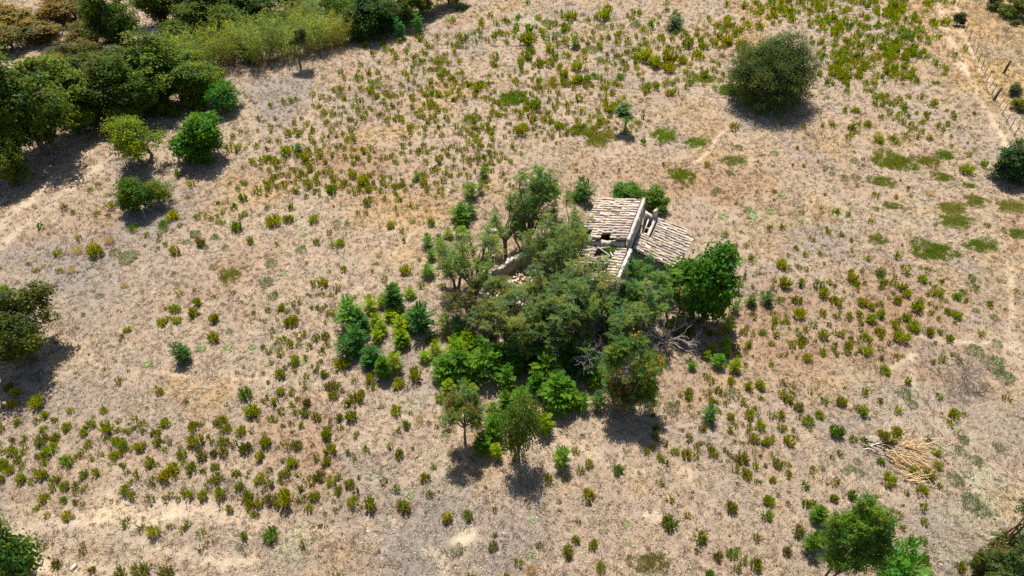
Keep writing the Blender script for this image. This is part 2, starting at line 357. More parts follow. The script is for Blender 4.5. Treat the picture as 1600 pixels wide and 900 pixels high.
def sapling(seed, H=1.6, Wd=1.5, stems=1):
    rs = np.random.RandomState(seed); b = Buf(); s_ = Buf()
    for k in range(stems):
        off = rs.uniform(-.3, .3, 2) * Wd * (0 if stems == 1 else 1)
        hh = H * (1 if k == 0 else rs.uniform(.55, .95)); lean = rs.uniform(-.12, .12, 2)
        tube(s_, [(off[0], off[1], -.1), (off[0] + lean[0] * .5, off[1] + lean[1] * .5, hh * .5), (off[0] + lean[0], off[1] + lean[1], hh * .85)], [.03, .022, .012], 5)
        n = 30
        t = np.linspace(.18, .86, n) + rs.uniform(-.02, .02, n)
        feet = np.stack([off[0] + lean[0] * t, off[1] + lean[1] * t, hh * t], 1)
        az = np.arange(n) * 2.4 + rs.uniform(-.3, .3, n)
        el = np.interp(t, [.15, .6, .86], [.15, .5, 1.15]) + rs.uniform(-.15, .15, n)
        L = Wd * .5 * np.interp(t, [.15, .45, .7, .9], [.75, 1.05, .95, .62]) * rs.uniform(.85, 1.15, n) * (1 if k == 0 else .85)
        add_fronds(b, rs, feet, az, el, L, 9, .30, rs.uniform(.15, .4, n), hue(rs, n) * np.interp(t, [0, 1], [.95, 1.08])[:, None])
    return {'stem': s_.mesh('stem', [M_BARK]), 'crown': b.mesh('crown', [M_LEAF])}
def tuft(seed, rich=True):
    """upright leafy clump, one unit across: many thin stems with narrow leaves, a few dry brown stems"""
    rs = np.random.RandomState(seed); b = Buf()
    ns, nl = (44, 20) if rich else (18, 8)
    ex, ey = rs.uniform(.75, 1.1), rs.uniform(.75, 1.1)
    for k in range(ns):
        a = rs.rand() * 6.283; f = math.sqrt(rs.rand()); r0 = .30 * f
        foot = np.array([r0 * math.cos(a) * ex, r0 * math.sin(a) * ey, 0]); a2 = a + rs.uniform(-.4, .4)
        h = rs.uniform(.55, .82) * math.sqrt(max(.10, 1.05 - .8 * f * f))
        tipv = foot + np.array([math.cos(a2) * .24 * f * ex, math.sin(a2) * .24 * f * ey, h])
        t = rs.uniform(.12, 1.0, nl)[:, None]
        P = foot + (tipv - foot) * t + rs.normal(0, .012, (nl, 3)); ax = unit(tipv - foot)
        D = unit(ax * rs.uniform(.9, 1.5, (nl, 1)) + rdir(rs, nl) * .62)
        leaves(b, P, D, rdir(rs, nl, .8 if rich else .2), rs.uniform(.11, .21, nl) * (1 if rich else 1.35), 0.046 if rich else .115, np.repeat(hue(rs, 1, .18, .2), nl, 0))
        if rich and rs.rand() < .4: tube(b, [foot, foot + (tipv - foot) * .6], [.011, .006], 3, 1, 1)
    nd = 16 if rich else 6                                        # withered leaves and stalks of last year
    a = rs.rand(nd) * 6.283; P = np.stack([.3 * np.cos(a), .3 * np.sin(a), rs.uniform(.0, .14, nd)], 1)
    leaves(b, P, np.stack([np.cos(a), np.sin(a), rs.uniform(.1, .9, nd)], 1), rdir(rs, nd, .5), rs.uniform(.12, .3, nd), .04, 1, 1)
    return b.mesh('shrub', [M_LEAF, M_STEM])
def cushion(seed):
    rs = np.random.RandomState(seed); b = Buf(); n = 420
    a = rs.rand(n) * 6.283; r = np.sqrt(rs.rand(n)) * .5 * (.75 + .3 * np.sin(3 * a + seed) * .5 + .15)
    z = .34 * np.sqrt(np.clip(1 - (r / .52) ** 2, 0, 1)) * rs.uniform(.2, 1, n)
    P = np.stack([r * np.cos(a), r * np.sin(a), z], 1)
    D = np.stack([np.cos(a) * r * 1.6, np.sin(a) * r * 1.6, np.full(n, .5)], 1) + rs.normal(0, .3, (n, 3))
    leaves(b, P, D, rdir(rs, n, .3), rs.uniform(.08, .16, n), .035, hue(rs, n, .2, .1))
    return b.mesh('cushion_plant', [M_LEAF])
def herb_flat(seed):
    rs = np.random.RandomState(seed); b = Buf(); n = 70
    a = rs.rand(n) * 6.283; r = np.sqrt(rs.rand(n)) * .35
    P = np.stack([r * np.cos(a), r * np.sin(a), rs.uniform(.02, .14, n)], 1)
    leaves(b, P, np.stack([np.cos(a), np.sin(a), rs.uniform(-.1, .5, n)], 1), rdir(rs, n, 1.4), rs.uniform(.14, .26, n), .1, hue(rs, n, .2, .1))
    return b.mesh('flat_herb', [M_LEAF])
def grass_patch(seed, n=4600):
    """low green grass, one unit across, ragged outline"""
    rs = np.random.RandomState(seed)
    a = rs.rand(n) * 6.283; k = rs.rand(6) * 6.283
    edge = .40 * (1 + .20 * np.sin(2 * a + k[0]) + .16 * np.sin(3 * a + k[1]) + .12 * np.sin(5 * a + k[2]) + .08 * np.sin(9 * a + k[3]))
    r = edge * rs.rand(n) ** .62 * np.where(rs.rand(n) < .12, 1.25, 1)
    P = np.stack([r * np.cos(a), r * np.sin(a), np.zeros(n)], 1)
    keep = .6 * vnoise(P[:, 0] * 9 + seed, P[:, 1] * 9) + .4 * vnoise(P[:, 0] * 21 + seed, P[:, 1] * 21 + 5) > .40 + rs.uniform(-.14, .14, len(P)) + .7 * (np.hypot(P[:, 0], P[:, 1]) - .25)
    P = P[keep]; n = len(P)
    d = np.stack([rs.normal(0, .7, n), rs.normal(0, .7, n), rs.uniform(.35, 1, n)], 1)
    b = Buf(); leaves(b, P, d, rdir(rs, n, .2), rs.uniform(.035, .09, n), .009, hue(rs, n, .25, .22), tip=.3)
    return b.mesh('grass_patch', [M_LEAF])
def straw_tuft(seed):
    rs = np.random.RandomState(seed); b = Buf(); n = 260
    a = rs.rand(n) * 6.283; r = np.sqrt(rs.rand(n)) * .28
    P = np.stack([r * np.cos(a), r * np.sin(a), np.zeros(n)], 1)
    D = np.stack([np.cos(a) * .45, np.sin(a) * .45, np.ones(n)], 1) + rs.normal(0, .22, (n, 3))
    leaves(b, P, D, rdir(rs, n), rs.uniform(.35, .8, n), .02, 1 + rs.uniform(-.25, .25, (n, 1)) * np.ones((1, 3)))
    return b.mesh('straw_tuft', [M_DRYLEAF])
def lobes(rs, H, Wd, z0, nl, spread=.62, rad=(.30, .44), even=False):
    """crown as irregular lobes: centre, radius"""
    c = np.array([0, 0, (H + z0) / 2]); ax = np.array([Wd / 2, Wd / 2, (H - z0) / 2]); out = []
    for k in range(nl):
        d = unit(rs.normal(size=3)); d[2] = d[2] * .9 + .12; g = rs.uniform(.55, 1.08)
        if even:
            zz = 1 - 1.5 * (k + .5) / nl; ga = k * 2.39996; d = np.array([math.cos(ga) * math.sqrt(1 - zz * zz), math.sin(ga) * math.sqrt(1 - zz * zz), zz]); g = rs.uniform(.72, 1.06)
        q = c + d * ax * spread * g
        r = ax * rs.uniform(*rad); out.append((q, r))
    return out
def limb(rs, a, c, n=5, wob=.08):
    t = np.linspace(0, 1, n)[:, None]; L = np.linalg.norm(c - a)
    P = a + (c - a) * t; P[:, 2] += L * .12 * np.sin(t[:, 0] * math.pi)
    P[1:-1] += rs.normal(0, wob * L, (n - 2, 3)) * .5
    return P
def broadleaf(seed, H=6., Wd=6., z0=1.0, nl=13, ncl=22, nleaf=70, ls=.22, aspect=.6, sig=.24, trunks=1, spread=.62, rad=(.30, .44), shell=.62, even=False):
    rs = np.random.RandomState(seed); b = Buf(); t_ = Buf()
    LB = lobes(rs, H, Wd, z0, nl, spread, rad, even)
    fork = [np.array([rs.uniform(-.15, .15) * Wd * (trunks > 1), rs.uniform(-.15, .15) * Wd * (trunks > 1), z0 * .75 + .12 * H]) for k in range(trunks)]
    r0 = .028 * H + .03
    for f in fork: tube(t_, limb(rs, np.array([f[0] * .3, f[1] * .3, -.25]), f, 4, .03), np.linspace(r0 * 1.25, r0 * .8, 4), 7)
    for q, r in LB:
        f = fork[rs.randint(len(fork))]
        tube(t_, limb(rs, f, q), np.linspace(r0 * .55, r0 * .18, 5), 5)
        d = unit(rs.normal(size=(ncl, 3))); d[:, 2] += .18; d = unit(d)
        cc = q + d * r * rs.uniform(shell, 1.08, (ncl, 1))
        cc[:, 2] = np.maximum(cc[:, 2], .12 + rs.rand(ncl) * .2)
        for c in cc[::2]: tube(t_, np.array([q, (q + c) / 2 + rs.normal(0, .05, 3) * r, c]), [r0 * .16, r0 * .1, r0 * .05], 3)
        cr = r.mean() * sig * rs.uniform(.7, 1.3, ncl)
        P = np.repeat(cc, nleaf, 0) + rs.normal(0, 1, (ncl * nleaf, 3)) * np.repeat(cr, nleaf)[:, None] * np.array([1, 1, .55])
        P[:, 2] = np.maximum(P[:, 2], .06)
        out = unit(P - np.array([0, 0, (H + z0) * .42]))
        N = unit(out * .5 + np.array([0, 0, .75]) + rs.normal(0, .42, P.shape))
        D = unit(np.cross(N, rs.normal(size=P.shape))) - np.array([0, 0, .2])
        tint = np.repeat(hue(rs, ncl, .30, .24), nleaf, 0)
        L = rs.uniform(.65, 1.25, len(P)) * ls
        leaves(b, P, D, N, L, L * aspect, tint)
    return {'trunk': t_.mesh('trunk', [M_BARK]), 'crown': b.mesh('crown', [M_LEAF])}
def bare_branches(seed, H, Wd, n0=7, depth=4, thick=.03, up=.8):
    rs = np.random.RandomState(seed); b = Buf()
    def grow(p, d, L, r, k):
        q = p + d * L; md = (p + q) / 2 + rs.normal(0, .06 * L, 3)
        tube(b, np.array([p, md, q]), [r, r * .8, r * .6], 4 if k > 1 else 3)
        if k == 0: return
        for j in range(rs.randint(2, 4)):
            nd = unit(d + rdir(rs, 1, .1)[0] * .75)
            grow(p + (q - p) * rs.uniform(.55, 1.0), nd, L * rs.uniform(.55, .8), r * .6, k - 1)
    for k in range(n0):
        a = rs.rand() * 6.283; d = unit(np.array([math.cos(a) * Wd * .7, math.sin(a) * Wd * .7, H * up * rs.uniform(.6, 1.2)]))
        grow(np.array([rs.uniform(-.05, .05) * Wd, rs.uniform(-.05, .05) * Wd, 0.]), d, math.hypot(H, Wd * .5) * .36, thick, depth - 1)
    return b.mesh('dead_branch', [M_DEAD])
def ailanthus(seed, H=6., Wd=5., z0=1.2, nl=18, ncl=10, nfr=6, fl=.62, dead=0, seeds=0, trunks=2, bare=0., shell=.45, spread=.82, rad=(.16, .34), twig=1.0):
    """tree of heaven: several stems, rosettes of long pinnate leaves at the twig ends"""
    rs = np.random.RandomState(seed); b = Buf(); t_ = Buf(); sd = Buf()
    LB = lobes(rs, H, Wd, z0, nl, spread, rad)
    fork = [np.array([rs.uniform(-.22, .22) * Wd, rs.uniform(-.22, .22) * Wd, z0 * .7 + .18 * H]) for k in range(trunks)]
    r0 = .016 * H + .03
    for f in fork: tube(t_, limb(rs, np.array([f[0] * .4, f[1] * .4, -.25]), f, 5, .04), np.linspace(r0 * 1.2, r0 * .8, 5), 6)
    for q, r in LB:
        f = fork[int(np.argmin([np.linalg.norm(q - g_) for g_ in fork]))]
        tube(t_, limb(rs, f, q), np.linspace(r0 * .6, r0 * .25, 5), 5)
        d = unit(rs.normal(size=(ncl, 3))); d[:, 2] += .25; d = unit(d)
        cc = q + d * r * rs.uniform(shell, 1.05, (ncl, 1)); cc[:, 2] = np.maximum(cc[:, 2], .25)
        for c in cc: tube(t_, np.array([q, (q + c) / 2 + rs.normal(0, .06, 3) * r, c]), [r0 * .22, r0 * .16, r0 * .1], 3, twig)
        for c in cc:
            if rs.rand() < bare: continue
            n = rs.randint(nfr - 2, nfr + 2)
            az = rs.rand() * 6.283 + np.arange(n) * 6.283 / n + rs.uniform(-.4, .4, n)
            tn = np.repeat(hue(rs, 1, .28, .22), n, 0)
            add_fronds(b, rs, np.repeat(c[None], n, 0), az, rs.uniform(-.1, .9, n), fl * rs.uniform(.7, 1.15, n), 7, .30, rs.uniform(.2, .5, n), tn)
        k = rs.poisson(seeds)
        for j in range(k):
            c = cc[rs.randint(ncl)] + np.array([0, 0, .12]); m_ = 60
            P = c + rs.normal(0, .13, (m_, 3)); leaves(sd, P, rdir(rs, m_), rdir(rs, m_, .3), .11, .05, 1 + rs.uniform(-.3, .3, (m_, 1)) * np.ones((1, 3)))
    out = {'trunk': t_.mesh('trunk', [M_BARK]), 'crown': b.mesh('crown', [M_LEAF])}
    if sd.n: out['seed_clusters'] = sd.mesh('seed_clusters', [M_SEED])
    return out
def cane_clump(seed, H=4.5, Wd=4.5, n=130):
    rs = np.random.RandomState(seed); b = Buf(); s_ = Buf()
    for k in range(n):
        a = rs.rand() * 6.283; r = math.sqrt(rs.rand()) * Wd * .36
        f = np.array([r * math.cos(a), r * math.sin(a), -.1]); h = H * (rs.uniform(.45, 1.0) + .12 * (rs.rand() < .12))
        ln = np.array([math.cos(a), math.sin(a), 0]) * r * .5 + np.append(rs.normal(0, .42, 2), 0)
        P = np.array([f, f + ln * .4 + [0, 0, h * .5], f + ln * 1.1 + [0, 0, h]])
        tube(s_, P, [.022, .018, .006], 3, .8 + .5 * rs.rand())
        nl = 22; t = rs.uniform(.25, 1., nl)[:, None]
        Q = np.where(t < .5, P[0] + (P[1] - P[0]) * t * 2, P[1] + (P[2] - P[1]) * (t * 2 - 1))
        D = rdir(rs, nl, .7); D[:, 2] = np.abs(D[:, 2])
        tn = np.repeat(hue(rs, 1, .2, .2), nl, 0)
        L = rs.uniform(.35, .6, nl)
        leaves(b, Q, D, rdir(rs, nl, .6), L, .055, tn, tip=.2)
        D2 = D.copy(); D2[:, 2] -= 1.1
        leaves(b, Q + unit(D) * L[:, None] * .8, D2, rdir(rs, nl, .6), L * .7, .05, tn * 1.05, tip=.2)
    return {'stalks': s_.mesh('stalks', [M_STALK]), 'crown': b.mesh('crown', [M_LEAF])}

PROTO = {
 'oak1': (broadleaf(11, 7, 7, .1, 24, 22, 40, .25, rad=(.20, .36), spread=.7), 7, 7), 'oak2': (broadleaf(12, 7, 7, .1, 23, 22, 40, .25, rad=(.2, .36), spread=.72), 7, 7), 'oak3': (broadleaf(13, 7, 6.5, .1, 22, 22, 42, .24, sig=.27, rad=(.2, .36), spread=.72), 7, 6.5),
 'bush1': (broadleaf(21, 3.4, 4.4, -.3, 12, 20, 46, .19, sig=.25, trunks=3), 3.4, 4.4), 'bush2': (broadleaf(22, 3.4, 4.0, -.3, 11, 20, 46, .19, trunks=3, spread=.7), 3.4, 4.0),
 'airy': (broadleaf(31, 4.2, 5, .1, 13, 15, 40, .18, sig=.30, trunks=2, spread=.72), 4.2, 5), 'fig': (broadleaf(41, 5, 5.4, -.3, 15, 26, 40, .26, .75, trunks=3), 5, 5.4),
 'olive': (broadleaf(51, 8, 11, -2.4, 32, 36, 46, .20, .5, sig=.20, trunks=3, spread=.66, rad=(.27, .36), shell=.7, even=True), 8, 11),
 'ail1': (ailanthus(61, 6, 5, .4, seeds=.08), 6, 5), 'ail2': (ailanthus(62, 6, 5.5, .2, trunks=4, bare=.3, seeds=.1, twig=2.6), 6, 5.5), 'ail3': (ailanthus(63, 6, 5, .6, nl=14, ncl=9, bare=.2), 6, 5),
 'thin1': (ailanthus(68, 6, 5, .6, nl=15, ncl=11, nfr=5, bare=.45, trunks=5, spread=.85, twig=2.6), 6, 5), 'thin2': (ailanthus(69, 6, 5, .3, nl=16, ncl=11, nfr=5, bare=.5, trunks=5, seeds=.2, spread=.85, twig=2.6), 6, 5),
 'seed1': (ailanthus(64, 4.4, 4, .9, nl=13, ncl=9, nfr=6, seeds=1.7, trunks=1), 4.4, 4), 'seed2': (ailanthus(65, 4.2, 4.4, 0., nl=18, ncl=12, seeds=1.6, trunks=2), 4.2, 4.4),
 'leafy': (ailanthus(66, 4.4, 5, .1, nl=20, ncl=11, nfr=7, fl=.7, trunks=2), 4.4, 5), 'slim': (ailanthus(67, 4, 2.4, 1.9, nl=6, ncl=9, nfr=6, fl=.6, trunks=1, seeds=.5), 4, 2.4),
 'cane1': (cane_clump(71), 4.5, 4.5), 'cane2': (cane_clump(72, n=110), 4.5, 4.5),
 'sap1': (sapling(81, 1.6, 1.5), 1.6, 1.5), 'sap2': (sapling(82, 1.5, 1.6), 1.5, 1.6), 'sap3': (sapling(83, 1.6, 1.7, 3), 1.6, 1.9), 'sap4': (sapling(84, 1.7, 1.5, 2), 1.7, 1.7), 'sap5': (sapling(85, 1.5, 1.5, 4), 1.5, 1.9),
 'dead1': ({'dead_branch': bare_branches(91, 1.6, 2.4, 9, 5, .026)}, 1.6, 2.4), 'dead2': ({'dead_branch': bare_branches(92, 1.0, 2.6, 12, 5, .022, .45)}, 1.0, 2.6),
}
NAMES = []
LAND = []                                              # landmarks for telling small plants apart: photo position, phrase
def place(kind, name, label, cat, base, top, wpx, color, group=None, rz=None, hs=None, extra=None):
    parts, H, Wd = PROTO[kind]
    p = at(*base)
    h = rise(p, top) if hs is None else hs
    k = mpp(p + np.array([0, 0, h * .55]))
    sx = wpx * k / Wd * (1.0 if kind[:3] in ('sap', 'dea', 'sli', 'can') else 1.04 if kind in ('ail1', 'ail2', 'ail3', 'thin1', 'thin2', 'leafy', 'seed1', 'seed2') else 1.14); sz = h / H
    if kind != 'slim' and kind != 'seed1':                # the given column is the middle of the crown: set the foot below it
        for q in range(4): p[0] -= (proj(p + np.array([0, 0, h * .55]))[0] - base[0]) * k
        p[2] = float(hgt(p[0], p[1]))
    rnd = random.Random(hash((base[0] * 31 + base[1])) & 0xffff)
    if name == 'pinnate_tree': color = (color[0] * 1.12, color[1] * 1.2, color[2] * 1.25)
    o = empty(name, (p[0], p[1], p[2] - .03), rnd.uniform(0, 6.28) if rz is None else rz, (sx, sx, sz))
    for pn, me in parts.items():
        c = obj(pn, me, o, color if pn == 'crown' else (1, 1, 1))
        if pn == 'seed_clusters': c['kind'] = 'stuff'
    tag(o, label, cat, group)
    return o

# ------------------------------------------------------------------ the ruined farmhouse
HO = at(983, 375, 5.6); HRZ = R(-20)
def wallmesh(p0, p1, z0, zt0, zt1, th=.30, jag=.06, mat=None, seed=1):
    rs = np.random.RandomState(seed); p0 = np.array(p0, float); p1 = np.array(p1, float); L = np.linalg.norm(p1 - p0); n = max(4, int(L / .22))
    d = (p1 - p0) / L; s = np.array([-d[1], d[0]]); t = np.linspace(0, 1, n + 1); nz = 5
    V = []; zt = zt0 + (zt1 - zt0) * t + rs.normal(0, jag, n + 1) + (np.abs(rs.normal(0, jag, n + 1)) * -1.2)
    for k in range(n + 1):
        c = p0 + (p1 - p0) * t[k]
        for sd in (-1, 1):
            for j in range(nz + 1):
                z = z0 + (zt[k] - z0) * j / nz
                off = s * sd * (th / 2 + rs.normal(0, .018))
                V.append((c[0] + off[0], c[1] + off[1], z))
    a = 2 * (nz + 1); F = []
    for k in range(n):
        o = k * a; q = o + a
        for j in range(nz):
            F.append((o + j, q + j, q + j + 1, o + j + 1)); F.append((o + nz + 1 + j + 1, q + nz + 1 + j + 1, q + nz + 1 + j, o + nz + 1 + j))
        F.append((o + nz, q + nz, q + 2 * nz + 1, o + 2 * nz + 1))
    for o in (0, n * a):
        for j in range(nz): F.append((o + j, o + j + 1, o + nz + 2 + j, o + nz + 1 + j))
    b = Buf(); b.add(V, F); return b.mesh('wall', [mat or M_WALL])
def roof(house, name, hi0, hi1, lo0, lo1, rows, holes=(), seed=1, over=.2, gaps=.055):
    """hi0-hi1 upper edge, lo0-lo1 eave; holes (s0,s1,t0,t1); each row of barrel tiles is a piece of its own"""
    rs = np.random.RandomState(seed)
    hi0, hi1, lo0, lo1 = [np.array(v, float) for v in (hi0, hi1, lo0, lo1)]
    P = lambda s, t: (hi0 + (hi1 - hi0) * s) * (1 - t) + (lo0 + (lo1 - lo0) * s) * t
    inh = lambda s, t: any(a <= s <= b and c <= t <= d for a, b, c, d in holes)
    b = Buf(); ns, nt = 24, 14; th = np.array([0, 0, .12])
    for i in range(ns):
        for j in range(nt):
            if inh((i + .5) / ns, (j + .5) / nt): continue
            c = [P(i / ns, j / nt), P((i + 1) / ns, j / nt), P((i + 1) / ns, (j + 1) / nt), P(i / ns, (j + 1) / nt)]
            V = c + [v - th for v in c]
            b.add(V, [[0, 1, 2, 3], [7, 6, 5, 4], [0, 4, 5, 1], [1, 5, 6, 2], [2, 6, 7, 3], [3, 7, 4, 0]])
    deck = obj(name, b.mesh(name, [M_DECK]), house)
    for i in range(rows):
        s = (i + .5) / rows; b = Buf()
        A, E = P(s, 0), P(s, 1); L = np.linalg.norm(E - A); dn = (E - A) / L
        al = (P(min(1, s + .02), .5) - P(max(0, s - .02), .5)); al /= np.linalg.norm(al); up = np.cross(al, dn); up *= np.sign(up[2])
        nT = int(L / .36); r = .105
        for k in range(nT + 1):
            t0 = k / nT
            if inh(s + rs.uniform(-.02, .02), min(1, t0 + .02)):
                if b.n: obj('tile_row', b.mesh('tile_row', [M_TILE]), deck); b = Buf()
                continue
            if rs.rand() < gaps: continue
            f = A + (E - A) * t0 + al * rs.normal(0, .03) + up * (.012 + rs.normal(0, .008)); le = .46; sk = al * rs.normal(0, .02)
            an = np.linspace(-.25, math.pi + .25, 7); V = []
            for q, rr, lift in ((0, r * .85, .03), (1, r * 1.1, .06)):
                for a in an: V.append(f + dn * le * q + sk * q + al * math.cos(a) * rr + up * (math.sin(a) * rr * .8 + lift * .5))
            cc = rs.choice([.8, .95, 1.05, 1.15, 1.25], p=[.1, .28, .32, .2, .1]) * np.array([1, 1 + rs.uniform(-.06, .03), 1 + rs.uniform(-.12, .06)])
            b.add(V, [[j, j + 1, j + 8, j + 7] for j in range(6)], cc)
        if b.n: obj('tile_row', b.mesh('tile_row', [M_TILE]), deck)
    return deck
house = empty('ruined_farmhouse', (HO[0], HO[1], 0), HRZ)
tag(house, 'small ruined stone farmhouse with partly collapsed terracotta tile roofs among trees', 'farmhouse')
wl = lambda *a, **k: obj('wall', wallmesh(*a, **k), house)
wl((-.02, -.1), (-.02, 5.55), -.6, 5.55, 5.62, jag=.02, seed=1)
wl((-3.0, 5.35), (-.25, 5.35), -.6, 4.8, 5.4, jag=.02, seed=2); wl((-2.98, .1), (-2.98, 5.1), -.6, 4.75, 4.8, jag=.02, seed=3); wl((-2.75, .1), (-.25, .1), -.6, 4.75, 5.35, jag=.03, seed=4)
wl((3.02, 1.0), (3.85, 5.7), -.6, 3.1, 3.1, jag=.02, seed=5); wl((.22, 1.25), (2.8, 1.15), -.6, 3.85, 3.15, jag=.03, seed=6); wl((.22, 5.75), (3.6, 5.72), -.6, 4.35, 3.2, jag=.05, seed=7)
wl((.08, -4.25), (.28, -.35), -.6, 5.0, 5.0, jag=.03, seed=8); wl((-2.7, -4.1), (-.2, -4.1), -.6, 4.1, 4.75, jag=.05, seed=9); wl((-2.7, -3.85), (-2.7, -.15), -.6, 4.1, 4.1, jag=.05, seed=10)
wl((2.1, -4.0), (2.1, -.9), -.6, 1.7, 1.8, jag=.05, seed=11)
cp = lambda *a, **k: obj('wall_cap', wallmesh(*a, mat=M_COPE, **k), house)
cp((-.02, -.15), (-.02, 5.6), 5.6, 5.76, 5.78, th=.24, jag=.03, seed=21); cp((.07, -4.3), (.28, -.4), 4.98, 5.12, 5.14, th=.22, jag=.03, seed=22)
cp((.98, 3.3), (1.1, 5.9), 3.62, 3.98, 4.02, th=.2, jag=.03, seed=23); cp((.9, 5.55), (1.12, 6.0), 3.9, 4.75, 4.9, th=.18, jag=.08, seed=24)
cp((.3, 2.9), (1.05, 3.3), 3.6, 4.0, 3.95, th=.25, jag=.07, seed=25)
roof(house, 'upper_roof', (-.2, .0, 5.62), (-.2, 5.5, 5.62), (-3.25, -.1, 5.0), (-3.25, 5.5, 5.0), 17, holes=[(0, .12, .3, .62), (0, .2, .78, 1.1)], seed=31)
roof(house, 'side_roof', (.24, 1.0, 4.1), (.24, 5.9, 4.1), (3.15, .85, 3.3), (4.15, 5.95, 3.3), 16, holes=[(.46, 1.1, -.1, .27), (.4, .5, -.1, .12), (.82, 1.1, .85, 1.1)], seed=32)
roof(house, 'lower_roof', (-.12, -4.2, 4.86), (.05, -.1, 4.9), (-2.95, -4.2, 4.25), (-2.95, -.1, 4.25), 13, holes=[(.66, .97, .22, .75), (.35, .48, .6, .8), (.1, .25, .75, 1.1), (.5, .66, .42, .55), (.2, .3, .35, .5)], seed=33, gaps=.10)
roof(house, 'lean_to_roof', (.4, -4.1, 2.55), (.45, -.7, 2.55), (2.3, -4.1, 1.9), (2.3, -.7, 1.9), 11, holes=[(.5, .7, .6, .9)], seed=34, gaps=.08)
def stick_mesh(L, r, seed=1, mat=None, bend=.06, k=5, nm='stick'):
    rs = np.random.RandomState(seed); b = Buf(); t = np.linspace(0, 1, 5)
    P = np.stack([t * L, rs.normal(0, bend * L * .3, 5), np.abs(rs.normal(0, bend * L * .2, 5))], 1)
    tube(b, P, np.linspace(r, r * .6, 5), k); return b.mesh(nm, [mat or M_BEAM])
def beam(p0, p1, r, seed):
    p0 = np.array(p0, float); p1 = np.array(p1, float); o = obj('roof_beam', stick_mesh(np.linalg.norm(p1 - p0), r, seed, bend=.02, k=6, nm='roof_beam'), house)
    o.location = p0; o.rotation_euler = Vector(p1 - p0).to_track_quat('X', 'Z').to_euler()
beam((.42, 2.8, 3.55), (.62, 5.7, 3.85), .10, 1); beam((.2, 4.6, 3.75), (1.1, 4.5, 3.6), .07, 2)
beam((-.3, -.6, 4.55), (-2.6, -1.0, 3.9), .09, 3); beam((-.4, -1.1, 4.2), (-2.2, -.3, 4.6), .07, 4); beam((-1.2, -.2, 4.75), (-2.9, -.5, 4.35), .06, 5); beam((-.8, -1.3, 4.8), (-1.5, .1, 4.3), .06, 6)

# roofless rooms left of the house
ob = empty('roofless_outbuilding', at(775, 470)); OB = np.array(ob.location)
tag(ob, 'low broken stone walls of a roofless outbuilding left of the tiled ruin', 'ruin')
for k, (a, b_, h0, h1) in enumerate([((814, 402), (766, 431), 1.6, 1.1), ((766, 431), (745, 463), 1.0, .8), ((745, 463), (806, 475), 1.0, 1.3), ((806, 475), (900, 480), 1.2, 1.6), ((814, 402), (880, 405), 1.6, 1.9)]):
    p0 = at(*a, 1.0)[:2] - OB[:2]; p1 = at(*b_, 1.0)[:2] - OB[:2]
    obj('wall', wallmesh(p0, p1, -.8, h0, h1, .36, .13, M_WALL, 40 + k), ob)
    obj('wall_cap', wallmesh(p0, p1, min(h0, h1) - .15, h0 + .03, h1 + .03, .26, .08, M_COPE, 50 + k), ob)
def stone_mesh(seed, nm='stone'):
    rs = np.random.RandomState(seed); V = []; 
    for i in range(5):
        ph = math.pi * (i / 4 - .5)
        for j in range(7):
            a = j * 6.283 / 7; r = .5 * (1 + rs.uniform(-.22, .22)); V.append((r * math.cos(a) * (math.cos(ph) * .8 + .2), r * math.sin(a) * (math.cos(ph) * .8 + .2), .3 * math.sin(ph)))
    F = [(i * 7 + j, i * 7 + (j + 1) % 7, (i + 1) * 7 + (j + 1) % 7, (i + 1) * 7 + j) for i in range(4) for j in range(7)]
    b = Buf(); b.add(V, F); b.F.append(np.array([[28 + j for j in range(7)]])); b.M.append(np.zeros(1)); return b.mesh(nm, [M_STONE])
STN = [stone_mesh(k) for k in range(4)]
rs = np.random.RandomState(5); b = Buf()                                        # fallen rubble and tile shards in the open rooms
for k in range(420):
    px, py = rs.normal(800, 26), rs.normal(448, 13); p = at(px, py); s_ = rs.uniform(.08, .30)
    c = rs.choice(4, p=[.35, .25, .25, .15]); box(b, (p[0], p[1], p[2] + s_ * .25 + rs.rand() * .35), (s_, s_ * rs.uniform(.5, 1), s_ * .45), rs.rand() * 6, [(1, 1, 1), (1.2, 1.15, 1.1), (.85, .55, .38), (.75, .7, .65)][c])
o = obj('rubble', b.mesh('rubble', [M_STONE])); o['kind'] = 'stuff'; o['label'] = 'pale stones and orange tile shards heaped inside the roofless walls'; o['category'] = 'rubble'
for k, (px, py, w, lab) in enumerate([(1485, 378, 8, 'small pale stone above the largest green grass patch'), (115, 887, 13, 'flat pale boulder lying near the bottom left corner'), (770, 361, 17, 'pale slab among leaves left of the tall upright tree'), (24, 343, 4, 'tiny white stone lying by the wooded track edge'),
        (325, 682, 5, 'small pale stone among dark shrubs, nearest the widest clump at lower left'), (206, 763, 5, 'small pale stone beside a shrub on the stony bank'), (612, 700, 5, 'white stone next to a shrub left of the thin-trunked tree')]):
    p = at(px, py); s_ = w * mpp(p); o = obj('stone', STN[k % 4]); o.location = (p[0], p[1], p[2] + s_ * .1); o.scale = (s_, s_ * .6, s_ * .7); o.rotation_euler = (0, 0, k * 1.3)
    tag(o, lab, 'stone')

# ------------------------------------------------------------------ trees and tall bushes
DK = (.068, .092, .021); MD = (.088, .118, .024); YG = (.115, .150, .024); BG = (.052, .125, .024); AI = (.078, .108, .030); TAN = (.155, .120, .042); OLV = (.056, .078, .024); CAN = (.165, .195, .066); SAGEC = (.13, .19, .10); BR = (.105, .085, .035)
G1 = 'trees of the wood at upper left'
T = place
